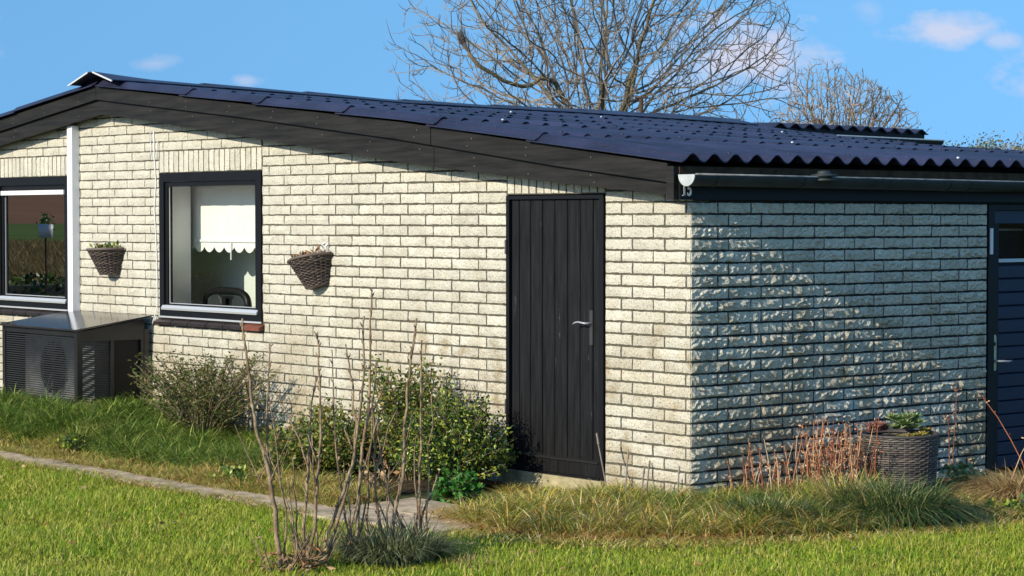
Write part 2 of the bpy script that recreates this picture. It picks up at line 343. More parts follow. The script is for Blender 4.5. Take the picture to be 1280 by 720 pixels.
# ------------------------------------------------------------------ the house
house = thing('house', 'low whitewashed brick outbuilding with dark corrugated roof and black doors', 'house')
RUP = [(-14.3, 1.93), (-9.01, 2.586), (-7.17, 2.818), (-4.94, 2.587), (-2.845, 2.372), (-1.1, 2.15), (.10, 2.0), (.3, 1.975)]
RMD = [(-14.3, 1.82), (-9.01, 2.482), (-7.17, 2.707), (-4.94, 2.480), (-2.845, 2.245), (-1.1, 2.020), (.10, 1.885)]
RLO = [(-14.3, 1.70), (-9.01, 2.363), (-7.12, 2.585), (-4.94, 2.328), (-2.846, 2.079), (-1.1, 1.908), (.10, 1.808)]
ZC = 1.78; CO = .0775                                   # top joint of the side wall, course height
WIN1 = (-10.75, -7.94, .845, 2.058); WIN2 = (-6.39, -4.83, .845, 2.058); DOOR = (-1.80, -.80, -.16, 1.838)
fopen = [WIN1, WIN2, DOOR]
sold = [(-10.75, -7.94, 2.058, 2.245), (-6.39, -4.83, 2.058, 2.245), (-1.80, -.80, 1.838, 2.015)]
sills = [(-10.75, -7.94, .775, .845), (-6.42, -4.80, .775, .845)]
fw_ = obj('front_wall', MB().box(0, .001, .2, .201, 0, .001).mesh('front_wall'), M['mortar'], house)
# mortar core of the front wall
b = MB(); bk = sorted({-14.2, -.0085, *[o[0] for o in fopen], *[o[1] for o in fopen], -9.01, -7.17, -2.845})
for x0, x1 in zip(bk[:-1], bk[1:]):
    mid = (x0+x1)/2; lo = -.4
    for o in sorted([o for o in fopen if o[0] < mid < o[1]], key=lambda o: o[2]):
        b.prism([(x0, lo), (x1, lo), (x1, o[2]), (x0, o[2])], .0065, .16) if o[2] > lo + .01 else None
        lo = o[3]
    b.prism([(x0, lo), (x1, lo), (x1, float(interp(RUP, x1))-.03), (x0, float(interp(RUP, x0))-.03)], .0065, .16)
fw_.data = b.mesh('front_wall'); fw_.data.materials.append(M['mortar'])
# mortar core of the side wall (x = 0 plane faces +x)
GD = (2.955, 3.95, -.16, 1.778)
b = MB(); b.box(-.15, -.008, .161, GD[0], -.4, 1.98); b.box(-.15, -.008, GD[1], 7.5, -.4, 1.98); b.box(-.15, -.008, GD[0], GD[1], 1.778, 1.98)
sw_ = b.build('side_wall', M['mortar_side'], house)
b = MB(); b.box(-14.2, -.15, 7.38, 7.5, -.4, 1.95); b.prism([(-14.2, 1.951), (-.15, 1.951), (-7.15, 2.66)], 7.38, 7.5); b.box(-14.2, -14.05, .17, 7.38, -.4, 1.9)
b.build('rear_wall', M['mortar'], house)

def brickgeo(L_, H, D, nx, nz, amp, rng, ragged=.0025):
    """split-faced brick; front looks to -y, back plane at y=D"""
    xs = np.linspace(-L_/2, L_/2, nx+1); zs = np.linspace(-H/2, H/2, nz+1)
    Xg, Zg = np.meshgrid(xs, zs); Xg = Xg.copy(); Zg = Zg.copy()
    Yg = rng.normal(0, amp, Xg.shape)
    Yg = np.clip(Yg, -.018, amp*.7) - amp*.30
    Yg[0, :] = Yg[-1, :] = .0012; Yg[:, 0] = Yg[:, -1] = .0012
    Yg[0, :] += rng.uniform(0, .0025, nx+1); Yg[-1, :] += rng.uniform(0, .0025, nx+1)
    Xg[1:-1, 1:-1] += rng.uniform(-.3, .3, Xg[1:-1, 1:-1].shape)*L_/nx; Zg[1:-1, 1:-1] += rng.uniform(-.25, .25, Zg[1:-1, 1:-1].shape)*H/nz
    Zg[0, :] += rng.uniform(-ragged, ragged, nx+1); Zg[-1, :] += rng.uniform(-ragged, ragged, nx+1)
    Xg[:, 0] += rng.uniform(-ragged, ragged, nz+1); Xg[:, -1] += rng.uniform(-ragged, ragged, nz+1)
    v = np.stack([Xg.ravel(), Yg.ravel(), Zg.ravel()], 1); n = (nx+1)*(nz+1)
    i = np.arange(n).reshape(nz+1, nx+1)
    fs = [np.stack([i[:-1, :-1].ravel(), i[:-1, 1:].ravel(), i[1:, 1:].ravel(), i[1:, :-1].ravel()], 1)]
    ring = np.concatenate([i[0, :], i[1:, -1], i[-1, -2::-1], i[-2:0:-1, 0]])
    bv = v[ring].copy(); bv[:, 1] = D; m = len(ring); r2 = np.arange(n, n+m)
    fs.append(np.stack([ring, r2, np.roll(r2, -1), np.roll(ring, -1)], 1))
    return np.concatenate([v, bv]), np.concatenate(fs)
rng = np.random.default_rng(3)
def variants(L_, H, nx, nz, amp, k, name):
    out = []
    for _ in range(k):
        v, f_ = brickgeo(L_, H, .02, nx, nz, amp, rng); me = npmesh(name, v, f_); me.materials.append(M['brick']); out.append(me)
    return out
BL, BH = .288, .0645
VF = variants(BL, BH, 9, 3, .0016, 14, 'brick'); VS = variants(BL, BH, 12, 4, .0068, 24, 'brick')
VG = variants(BL, BH, 8, 2, .0014, 8, 'brick')
VSO = variants(.0655, .178, 2, 5, .0018, 6, 'soldier_brick')

def cutrects(rects, holes):
    for h in holes:
        out = []
        for r in rects:
            x0, x1, z0, z1 = r
            if x1 <= h[0] or x0 >= h[1] or z1 <= h[2] or z0 >= h[3]: out.append(r); continue
            if x0 < h[0]: out.append((x0, h[0], z0, z1))
            if x1 > h[1]: out.append((h[1], x1, z0, z1))
            a, c = max(x0, h[0]), min(x1, h[1])
            if z0 < h[2]: out.append((a, c, z0, h[2]))
            if z1 > h[3]: out.append((a, c, h[3], z1))
        rects = out
    return [r for r in rects if r[1]-r[0] > .022 and r[3]-r[2] > .018]
front = []
for k in range(-14, 25):
    z1 = ZC - k*CO; z0 = z1 - CO; even = (k % 2 == 0)
    if z1 < -.30: continue
    j = []
    x = (-.047 if even else -.24)
    js = [0.0]
    while x > -.79: js.append(x); x -= .2985
    js.append(-.80)
    segs = [(js[i+1], js[i]) for i in range(len(js)-1)]
    x = -2.023 if even else -1.812; x -= .0
    js = [-1.80] + ([] if even else [])
    while x > -14.2:
        if x < -1.83: js.append(x)
        x -= .3008
    segs += [(js[i+1], js[i]) for i in range(len(js)-1)]
    if z1 > 1.9: # courses running over the door
        segs.append((-1.80, -1.5)); segs.append((-1.5, -1.2)); segs.append((-1.2, -.8))
    for a, c in segs:
        mid = (a+c)/2
        if z0 > float(interp(RLO, mid)) + .05 or z0 > float(interp(RUP, mid)) - .09: continue
        for r in cutrects([(a, c, z0, z1)], fopen + sold + sills):
            front.append((*r, 0))
for s0, s1, z0, z1 in sold:
    n = round((s1-s0)/.0787); w = (s1-s0)/n
    for q in range(n):
        zt = min(z1, float(interp(RUP, s0+(q+.5)*w)) - .02)
        front.append((s0+q*w, s0+(q+1)*w, z0, zt, 1))
fwd = Vector((-.766, .642, 0))
def dist(p): return (Vector(p)-CAM).length
front.sort(key=lambda r: ((r[0] < -9.6), dist(((r[0]+r[1])/2, 0, (r[2]+r[3])/2))))
def put_brick(r, parent, ms, side=False, name='brick'):
    a, c, z0, z1, so = r; J = .0145
    me = random.choice(ms)
    o = bpy.data.objects.new(name, me); COL.objects.link(o); o.parent = parent
    L0, H0 = (.0655, .178) if so else (BL, BH)
    o.scale = (random.choice((-1, 1))*(c-a-(.0125 if so else J))/L0, 1, random.choice((-1, 1))*(z1-z0-J)/H0)
    jit = random.uniform(-.0015, .0015)
    if side: o.location = (jit, (a+c)/2, (z0+z1)/2); o.rotation_euler = (0, 0, R(90))
    else: o.location = ((a+c)/2, jit, (z0+z1)/2)
    return o
nb = 0
rest = []
for r in front:
    if r[4]: 
        if r[0] > -9.7: put_brick(r, fw_, VSO, name='soldier_brick')
        else: rest.append(r)
    elif nb < 300: put_brick(r, fw_, VF); nb += 1
    else: rest.append(r)
vv = []; ff = []; n0 = 0
for r in rest:
    v, f_ = brickgeo(r[1]-r[0]-.0115, r[3]-r[2]-.0115, .02, 6, 2, .002, rng)
    v = v + np.array([(r[0]+r[1])/2, rng.uniform(-.0015, .0015), (r[2]+r[3])/2]); vv.append(v); ff.append(f_+n0); n0 += len(v)
obj('far_bricks', npmesh('far_bricks', np.concatenate(vv), np.concatenate(ff)), M['brick'], fw_, kind='stuff')
side = []; restS = []
for k in range(0, 26):
    z1 = ZC - k*CO; z0 = z1 - CO; even = (k % 2 == 0)
    if z1 < -.30: continue
    js = [.0]; y = .24 if even else .336
    while y < 2.90: js.append(y); y += .2997
    js.append(2.952)
    for a, c in zip(js[:-1], js[1:]):
        if c-a > .03: side.append((a, c, z0, z1, 0))
    y = 3.95
    while y < 7.4: restS.append((y, y+.3, z0, z1)); y += .3
for r in side: put_brick(r, sw_, VS, True)
vv = []; ff = []; n0 = 0
for r in restS:
    v, f_ = brickgeo(.2885, .066, .02, 5, 2, .003, rng)
    v = np.stack([-v[:, 1], v[:, 0]+(r[0]+r[1])/2, v[:, 2]+(r[2]+r[3])/2], 1); vv.append(v); ff.append(f_+n0); n0 += len(v)
obj('rear_bricks', npmesh('rear_bricks', np.concatenate(vv), np.concatenate(ff)), M['brick'], sw_, kind='stuff')

# ---- rake boards
def board(name, top, bot, x0, x1, y0, y1, m=None, parent=house):
    xs = sorted({x0, x1, *[p[0] for p in top if x0 < p[0] < x1], *np.linspace(x0, x1, max(2, int((x1-x0)/.35)))})
    b = MB()
    for i, x in enumerate(xs):
        t = float(interp(top, x)); l_ = float(interp(bot, x))
        w = random.uniform(-.0015, .0015)
        b.v += [(x, y0+w, l_), (x, y0+w, t), (x, y1, t), (x, y1, l_)]
    for i in range(len(xs)-1):
        a = i*4; c = a+4
        for k in range(4): q = (k+1) % 4; b.f.append((a+k, a+q, c+q, c+k))
    b.f.append((0, 3, 2, 1)); e = (len(xs)-1)*4; b.f.append((e, e+1, e+2, e+3))
    return b.build(name, m or M['black_wood'], parent)
sh = lambda pts, d: [(x, z+d) for x, z in pts]
for x0, x1 in ((-14.28, -7.172), (-7.168, -2.453), (-2.447, -.054)):
    board('upper_rake_board', RUP, RMD, x0, x1, -.158, -.128)
    board('lower_rake_board', sh(RMD, .012), RLO, x0, x1, -.127, -.099)
for x0, x1 in ((-14.28, -7.172), (-7.168, -.054)):
    board('rake_soffit', sh(RLO, .030), sh(RLO, .012), x0, x1, -.098, -.012)
nb_ = MB().lathe([(.0045, 0), (.004, .002), (.0003, .003)], 8).mesh('nail'); nb_.materials.append(M['alu_dull'])
for x in np.arange(-13.6, -.2, .61):
    for P_, Q_, yy in ((RUP, RMD, -.1595), (RMD, RLO, -.1285)):
        for f_ in (.3, .72):
            if random.random() < .3: continue
            o = bpy.data.objects.new('nail', nb_); COL.objects.link(o); o.parent = house; xx = x+random.uniform(-.03, .03)
            o.location = (xx, yy, float(interp(P_, xx))*(1-f_)+float(interp(Q_, xx))*f_); o.rotation_euler = (R(90), 0, 0)
MB().box(-.052, .012, -.166, -.125, 1.79, 2.0).build('rake_end_trim', M['black_wood'], house)
# ---- eave fascia, with the house number
MB().box(.003, .028, -.123, 7.6, 1.792, 1.945).build('fascia_board', M['near_black'], house)
MB().box(-.01, .018, -.12, 7.6, 1.9455, 2.0).build('eave_batten', M['brown_wood'], house)
def number(txt, loc, size):
    c = bpy.data.curves.new('house_number', 'FONT'); c.body = txt; c.size = size; c.extrude = .002; c.offset = .0022; c.align_x = 'LEFT'
    t = bpy.data.objects.new('t', c); COL.objects.link(t); dg = bpy.context.evaluated_depsgraph_get()
    me = bpy.data.meshes.new_from_object(t.evaluated_get(dg)); bpy.data.objects.remove(t)
    return me
me = number('15', None, .118)
for v in me.vertices: v.co.x *= .74
o = obj('house_number', me, M['zinc_bright'], house); o.location = (.0305, -.112, 1.817); o.rotation_euler = (R(90), 0, R(90))
b = MB()      # slab serifs that turn the figures into the old enamel style
b.box(.0285, .0325, -.108, -.082, 1.815, 1.821); b.build('number_serif', M['zinc_bright'], house)

# ---- roof
PITCH = .1897; Y0 = -.195
def zr(x, y):
    x = np.asarray(x, float); y = np.asarray(y, float)
    P = interp(RUP, x) + .012
    Sg = np.interp(y, [-.3, 0, 1.57, 2.9, 5, 7.7], [0, -.004, -.045, -.09, -.115, -.19])
    w = np.clip(-x/3.2, 0, 1)
    Rg = np.interp(np.abs(x+7.15), [0, .8], [1, 0])*.05*sm(4, 7.7, y)
    return P + w*Sg + Rg + (1-w)*.004*y
def corr(y): return .0265*(1-np.cos(2*np.pi*(y-Y0)/PITCH))
roof = bpy.data.objects.new('roof', None); COL.objects.link(roof); roof.parent = house
def roofsheet(xa, xb, ya, yb, lapx, flip=1):
    """xa ridge-side x, xb eave-side x"""
    ny = int(round((yb-ya)/PITCH*10)); nx = 3
    ys = np.linspace(ya, yb, ny+1); xs = np.linspace(xa, xb, nx+1)
    Xg, Yg = np.meshgrid(xs, ys)
    t = (Xg-xa)/(xb-xa)
    lift_ = .002 + .015*t + random.uniform(-.001, .002)
    Zt = zr(Xg, Yg) + corr(Yg) + lift_
    n = Xg.size; i = np.arange(n).reshape(Xg.shape)
    v = np.concatenate([np.stack([Xg.ravel(), Yg.ravel(), Zt.ravel()], 1), np.stack([Xg.ravel(), Yg.ravel(), Zt.ravel()-.0065], 1)])
    def q(a): return np.stack([a[:-1, :-1].ravel(), a[:-1, 1:].ravel(), a[1:, 1:].ravel(), a[1:, :-1].ravel()], 1)
    f1 = q(i); f2 = q(i+n)[:, ::-1]
    ring = np.concatenate([i[0, :], i[1:, -1], i[-1, -2::-1], i[-2:0:-1, 0]])
    f3 = np.stack([np.roll(ring, -1), np.roll(ring, -1)+n, ring+n, ring], 1)
    me = npmesh('roof_sheet', v, np.concatenate([f1, f2, f3]))
    me.shade_smooth(); me.set_sharp_from_angle(angle=R(60))
    return obj('roof_sheet', me, M['roof'], roof)
laps = [-7.12, -5.66, -4.58, -3.47, -2.37, -1.28, .115]
cols = [-.195 + 5*PITCH*k for k in range(9)] ; cols.append(7.7)
for i_ in range(len(laps)-1):
    for a, c in zip(cols[:-1], cols[1:]):
        roofsheet(laps[i_]-(.09 if i_ else 0), laps[i_+1], a, c, 0)
llaps = [-7.18, -8.7, -9.8, -10.9, -12.0, -13.1, -14.45]
for i_ in range(len(llaps)-1):
    for a, c in zip(cols[:-1], cols[1:]):
        roofsheet(llaps[i_]+(.09 if i_ else 0), llaps[i_+1], a, c, 0)
# screws with little caps on the crests just above each lap
b = MB(); b.lathe([(.012, -.004), (.011, .004), (.004, .008), (.0004, .009)], 8); scr = b.mesh('roof_screw', True); scr.materials.append(M['zinc_bright'])
ns = 0
scr_d = scr.copy(); scr_d.materials[0] = M['roof']
for li, xl in enumerate(laps[1:]):
    for k in range(0, 42):
        if (k + li*2) % 3: continue
        y = Y0 + PITCH*(k+.5)
        if y > 7.6: continue
        x = xl - .06 + random.uniform(-.02, .02)
        o = bpy.data.objects.new('roof_screw', scr if random.random() < .07 else scr_d); COL.objects.link(o); o.parent = roof; ns += 1
        o.location = (x, y, float(zr(x, y))+.053+.017)
# ridge caps
y = -.24
while y < 7.6:
    y2 = min(y+1.12, 7.72); b = MB(); ys = np.linspace(y, y2+.06, 5)
    for yy in ys:
        lift_ = .035 + .012*(y2-yy)/(y2-y)
        zc = float(zr(-7.15, yy))+lift_+.038
        curl = .03*max(0, 1-(yy+.24)/.5) if y < 0 else 0
        b.v += [(-7.50, yy, float(zr(-7.5, yy))+.062), (-7.15, yy, zc+curl), (-7.07, yy, zc+curl), (-6.74, yy, float(zr(-6.74, yy))+.066+lift_*.15)]
    for i_ in range(4):
        for k in range(3): b.f.append((i_*4+k, i_*4+k+1, i_*4+k+5, i_*4+k+4))
    n = len(b.v); b.v += [(x_, y_, z_-.008) for x_, y_, z_ in b.v]
    b.f += [tuple(n+q for q in reversed(f_)) for f_ in list(b.f)]
    b.f += [(0, n, n+1, 1), (1, n+1, n+2, 2), (2, n+2, n+3, 3)]
    b.f += [(i_*4+3, n+i_*4+3, n+i_*4+7, i_*4+7) for i_ in range(4)]
    b.build('ridge_cap', M['roof'], roof); y = y2
b = MB(); zc = float(zr(-7.15, -.24))+.035+.012+.038+.03
for p0, p1 in (((-7.50, float(zr(-7.5, -.2))+.055), (-7.15, zc)), ((-7.07, zc), (-6.74, float(zr(-6.74, -.2))+.066))):
    b.prism([(p0[0], p0[1]-.012), (p1[0], p1[1]-.012), (p1[0], p1[1]+.001), (p0[0], p0[1]+.001)], -.252, -.243)
b.build('ridge_cap_edge', M['roof_edge'], roof)
# rafters' underside (keeps light out of the roof space)
b = MB()
for x0, x1 in ((-14.3, -7.16), (-7.16, -2.8), (-2.8, .0)):
    z = [float(zr(x, 7.6))-.02 for x in (x0, x1)]; z0 = [float(interp(RUP, x))-.02 for x in (x0, x1)]
    b.quad((x0, -.12, z0[0]), (x1, -.12, z0[1]), (x1, 7.6, z[1]), (x0, 7.6, z[0]))
b.build('roof_deck', M['brown_wood'], roof)
# vent pipe beyond the ridge
b = MB(); b.tube([(-7.3, 6.45, 2.6), (-7.3, 6.45, 2.95)], .022, 10); b.tube([(-7.33, 6.39, 2.955), (-7.27, 6.52, 2.965)], .013, 8); b.build('vent_pipe', M['brown_wood'], roof)

# ---- gutter
gut = bpy.data.objects.new('gutter', None); COL.objects.link(gut); gut.parent = house
GX, GR = .108, .073
def gzt(y): return 1.947 - .0042*y
b = MB(); ys = [-.142, .8, 1.7, 2.6, 3.6, 5.0, 7.6]
prof = [(GX+GR*math.cos(a), GR*math.sin(a)) for a in np.linspace(math.pi, 2*math.pi, 13)]
prof2 = [(GX+(GR-.003)*math.cos(a), (GR-.003)*math.sin(a)) for a in np.linspace(2*math.pi, math.pi, 13)]
ring = prof + prof2; m_ = len(ring)
for y in ys: b.v += [(x, y, gzt(y)+z) for x, z in ring]
for i_ in range(len(ys)-1):
    for k in range(m_): q = (k+1) % m_; b.f.append((i_*m_+k, i_*m_+q, (i_+1)*m_+q, (i_+1)*m_+k))
b.build('gutter_trough', M['zinc'], gut, True)
b = MB(); b.tube([(GX+GR+.002, y, gzt(y)) for y in ys], .006, 8); b.build('gutter_rim', M['rim'], gut, True)
b = MB(); b.prism([(x, gzt(0)+z) for x, z in prof], -.150, -.143); b.build('gutter_end_cap', M['zinc_bright'], gut)  # sunlit brightness of the cap put into a zinc far paler than the trough
for yb in (.06, .86, 1.70, 2.33, 2.55):
    b = MB()
    pr = [(GX+(GR+.005)*math.cos(a), (GR+.005)*math.sin(a)) for a in np.linspace(math.pi, 2*math.pi, 13)]
    pr2 = [(GX+(GR+.001)*math.cos(a), (GR+.001)*math.sin(a)) for a in np.linspace(2*math.pi, math.pi, 13)]
    b.prism([(x, gzt(yb)+z) for x, z in pr+pr2], yb, yb+.022); b.build('gutter_bracket', M['zinc'], gut)
b = MB(); b.lathe([(.0, .055), (.035, .052), (.045, .04), (.045, .032), (.085, .026), (.088, .018), (.05, .012), (.05, .004), (.08, -.004), (.078, -.014), (.03, -.02), (0, -.02)], 24, (GX+.06, 1.04, gzt(1.04)-.01))
b.build('gutter_disc_fitting', M['zinc'], gut, True)  # stacked round disc fitting on the gutter rim, not a light source

# ---- windows
def window(name, O, splits, gm, parent):
    x0, x1, z0, z1 = O
    fr = bpy.data.objects.new(name, None); COL.objects.link(fr); fr.parent = parent
    b = MB(); T = .075; y0, y1 = -.004, .075
    b.box(x0+.006, x1-.006, y0, y1, z1-T, z1-.004); b.box(x0+.006, x1-.006, y0, y1, z0+.006, z0+T)
    b.box(x0+.006, x0+T, y0, y1, z0+T, z1-T); b.box(x1-T, x1-.006, y0, y1, z0+T, z1-T)
    for s in splits: b.box(s-.05, s+.05, y0, y1, z0+T, z1-T)
    b.build('outer_frame', M['frame'], fr)
    e = [x0+T] + [q for s in splits for q in (s-.05, s+.05)] + [x1-T]
    for k in range(0, len(e), 2):
        a, c = e[k], e[k+1]; t = .04; b = MB()
        b.box(a+.003, c-.003, .012, .06, z1-T-t, z1-T-.003); b.box(a+.003, c-.003, .012, .06, z0+T+.003, z0+T+t)
        b.box(a+.003, a+t, .012, .06, z0+T+t, z1-T-t); b.box(c-t, c-.003, .012, .06, z0+T+t, z1-T-t)
        b.build('sash', M['frame'], fr)
        b = MB(); b.quad((a+t, .036, z0+T+t), (c-t, .036, z0+T+t), (c-t, .036, z1-T-t), (a+t, .036, z1-T-t)); b.build('pane', gm, fr)
        b = MB(); b.prism([(-.022, z0+T+.004), (-.018, z0+T-.012), (.012, z0+T+.004), (.012, z0+T+.028), (-.004, z0+T+.026)], a-.02, c+.02, 'x'); b.build('drip_rail', M['alu'], fr)
        b = MB(); g_ = .006
        for (xa, xb, za, zb) in ((a+t, c-t, z0+T+t, z0+T+t+g_), (a+t, a+t+g_, z0+T+t+g_, z1-T-t), (c-t-g_, c-t, z0+T+t+g_, z1-T-t)): b.box(xa, xb, .028, .034, za, zb)
        b.build('glazing_bead', M['alu'], fr)
    b = MB(); b.box(x0, x1, -.012, -.0045, z0-.004, z0+.010); b.build('sill_flashing', M['alu'], fr)
    return fr
w2 = window('window', WIN2, [], M['glass'], house); w1 = window('window', WIN1, [-9.32], M['glass_coated'], house)
w1['label'] = 'left window with dark glass reflecting the garden'; w2['label'] = 'window with a white scalloped blind behind clear glass'
MB().box(-9.24, -8.03, -.012, .010, 1.895, 1.935).build('vent_strip', M['white'], w1)
for O, w in ((WIN1, w1), (WIN2, w2)):
    n = round((O[1]-O[0]+.04)/.262); d = (O[1]-O[0]+.05)/n
    for k in range(n):
        a = O[0]-.025+k*d; b = MB()
        b.prism([(-.045, .782), (-.045, .806), (.012, .838), (.012, .79)], a+.005, a+d-.005, 'x')
        b.build('sill_brick', M['sill_red'] if (w is w2 and k == n-1) else M['sill'], w)
# ---- black plank door in the front wall
door = bpy.data.objects.new('plank_door', None); COL.objects.link(door); door.parent = house; door['label'] = 'tall black plank door with lever handle'
b = MB(); b.box(-1.795, -1.762, -.014, .09, -.045, 1.83); b.box(-.845, -.805, -.014, .09, -.045, 1.83); b.box(-1.762, -.845, -.014, .09, 1.805, 1.83)
b.build('door_frame', M['near_black'], door)
e = [-1.760, -1.678, -1.560, -1.437, -1.311, -1.181, -1.053, -.926, -.848]
for a, c in zip(e[:-1], e[1:]):
    b = MB(); g_ = .0045; yj = random.uniform(-.0015, .0015)
    b.prism([(a+g_, .03), (a+g_, .012+yj), (a+g_+.005, .006+yj), (c-g_-.005, .006+yj), (c-g_, .012+yj), (c-g_, .03)], .075, 1.80, 'y')
    b.v = [(x, z, y) for x, y, z in b.v]; b.build('door_plank', M['door_wood'], door)
MB().box(-1.760, -.848, .031, .05, -.035, 1.80).build('door_backing', M['near_black'], door)
b = MB(); b.box(-1.760, -.848, -.010, .028, -.030, .058); b.build('kick_board', M['door_wood'], door)
b = MB(); b.prism([(-.022, .060), (-.022, .068), (.006, .078), (.02, .078), (.02, .060)], -1.760, -.848, 'x'); b.build('kick_rail', M['black_wood'], door)
b = MB(); b.box(-1.775, -.83, -.026, .03, -.046, -.031); b.build('threshold', M['near_black'], door)
hd = MB(); hd.box(-.945, -.915, -.006, .006, .84, 1.07); hd.build('handle_plate', M['iron'], door)
b = MB(); b.tube([(-.93, -.004, .985), (-.93, -.045, .985), (-.945, -.055, .985), (-1.0, -.058, .992), (-1.035, -.056, .986), (-1.055, -.054, .976)], [.008, .007, .007, .006, .006, .005], 8)
b.build('door_handle', M['metal'], door, True)
b = MB(); b.tube([(-1.79, -.020, .33), (-1.79, -.020, .43)], .008, 8); b.tube([(-1.79, -.020, 1.43), (-1.79, -.020, 1.53)], .008, 8); b.build('hinge', M['iron'], door)
b = MB(); b.box(-1.81, -.79, -.045, .16, -.30, -.048); b.build('door_step', M['concrete'], house)
# ---- blue door in the side wall
gd = bpy.data.objects.new('blue_door', None); COL.objects.link(gd); gd.parent = house; gd['label'] = 'dark blue board door with brass handle plate and small glazed top'
y0, y1 = GD[0], GD[1]
b = MB(); b.box(-.09, .004, y0+.004, y0+.075, -.15, 1.774); b.box(-.09, .004, y1-.075, y1-.004, -.15, 1.774); b.box(-.09, .004, y0+.075, y1-.075, 1.735, 1.774); b.build('door_frame', M['near_black'], gd)
MB().box(-.07, -.03, y0+.078, y1-.078, 1.64, 1.732).build('top_rail', M['blue_paint'], gd)
b = MB(); b.box(-.07, -.022, y0+.078, y0+.155, -.13, 1.638); b.box(-.07, -.022, y1-.155, y1-.078, -.13, 1.638); b.build('door_stile', M['near_black'], gd)
MB().box(-.07, -.034, y0+.156, y1-.156, 1.36, 1.385).build('window_ledge', M['alu'], gd)
b = MB(); b.quad((-.05, y0+.156, 1.387), (-.05, y1-.156, 1.387), (-.05, y1-.156, 1.638), (-.05, y0+.156, 1.638)); b.build('pane', M['glass'], gd)
z = -.13; k = 0
while z < 1.34:
    z2 = min(z+.098, 1.358)
    b = MB(); b.prism([(-.06, z+.003), (-.032, z+.003), (-.026, z+.009), (-.026, z2-.009), (-.032, z2-.003), (-.06, z2-.003)], y0+.157, y1-.157)
    b.build('door_board', M['blue_paint'], gd); z = z2
MB().box(-.075, -.071, y0+.1, y1-.1, -.13, 1.36).build('door_backing', M['near_black'], gd)
b = MB(); yc = y0+.105; pr = [(yc-.02, .60), (yc-.012, .585), (yc+.012, .585), (yc+.02, .60), (yc+.02, .82), (yc+.012, .842), (yc-.012, .842), (yc-.02, .82)]
b.prism(pr, -.0215, -.014, 'x'); b.build('handle_plate', M['brass'], gd)
b = MB(); b.tube([(-.016, yc, .655), (.03, yc, .655), (.04, yc+.02, .655), (.04, yc+.09, .650), (.036, yc+.135, .655)], [.009, .009, .009, .008, .006], 8); b.build('door_handle', M['metal'], gd, True)
b = MB(); b.box(-.0135, -.0095, yc-.007, yc+.007, .765, .79); b.build('keyhole', M['near_black'], gd)
MB().box(.0045, .016, y0+.018, y0+.042, 1.42, 1.605).build('thermometer_strip', M['white'], gd)
# slanted board leaning inside behind the small top pane
bl = MB(); bl.prism([(y0+.20, 1.60), (y0+.9, 1.60), (y0+.9, 1.36), (y0+.40, 1.42)], -.40, -.38, 'x'); bo = bl.build('slanted_board', M['blue_paint'], None)
bo['label'] = 'slanting blue board behind the small pane of the blue door'; bo['category'] = 'board'
b = MB(); b.prism([(y0+.19, 1.60), (y0+.9, 1.60), (y0+.9, 1.585), (y0+.20, 1.585)], -.378, -.37, 'x'); b.build('board_edge', M['white'], bo)
# ---- rooms behind the two windows
room = MB(); X0, X1, YB, ZB, ZT = -7.25, -4.5, .80, .40, 2.09
room.quad((X0, YB, ZB), (X1, YB, ZB), (X1, YB, ZT), (X0, YB, ZT)); room.quad((X0, .17, ZB), (X0, YB, ZB), (X0, YB, ZT), (X0, .17, ZT))
room.quad((X1, .17, ZB), (X1, YB, ZB), (X1, YB, ZT), (X1, .17, ZT)); room.quad((X0, .17, ZT), (X1, .17, ZT), (X1, YB, ZT), (X0, YB, ZT)); room.quad((X0, .17, ZB), (X1, .17, ZB), (X1, YB, ZB), (X0, YB, ZB))
room.build('room_wall', M['room_wall'], house)
b = MB()
for xa, xb in ((-6.40, -6.375), (-4.845, -4.82)): b.box(xa, xb, .076, .30, .85, 2.05)
b.box(-6.375, -4.845, .076, .30, .82, .848); b.box(-6.375, -4.845, .076, .30, 2.05, 2.07); b.build('window_reveal', M['white'], w2)
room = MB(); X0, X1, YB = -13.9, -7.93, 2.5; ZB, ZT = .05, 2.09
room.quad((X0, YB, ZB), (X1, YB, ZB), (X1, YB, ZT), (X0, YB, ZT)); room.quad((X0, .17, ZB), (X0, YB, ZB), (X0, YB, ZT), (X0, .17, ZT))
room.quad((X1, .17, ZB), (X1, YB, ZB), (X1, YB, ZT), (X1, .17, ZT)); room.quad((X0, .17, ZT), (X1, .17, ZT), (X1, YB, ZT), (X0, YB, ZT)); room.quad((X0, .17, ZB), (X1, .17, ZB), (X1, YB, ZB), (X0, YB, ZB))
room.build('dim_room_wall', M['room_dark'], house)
# ---- conduit
b = MB(); b.box(-7.84, -7.75, -.075, -.004, .60, 2.50); b.build('pipe_duct', M['white'], house)

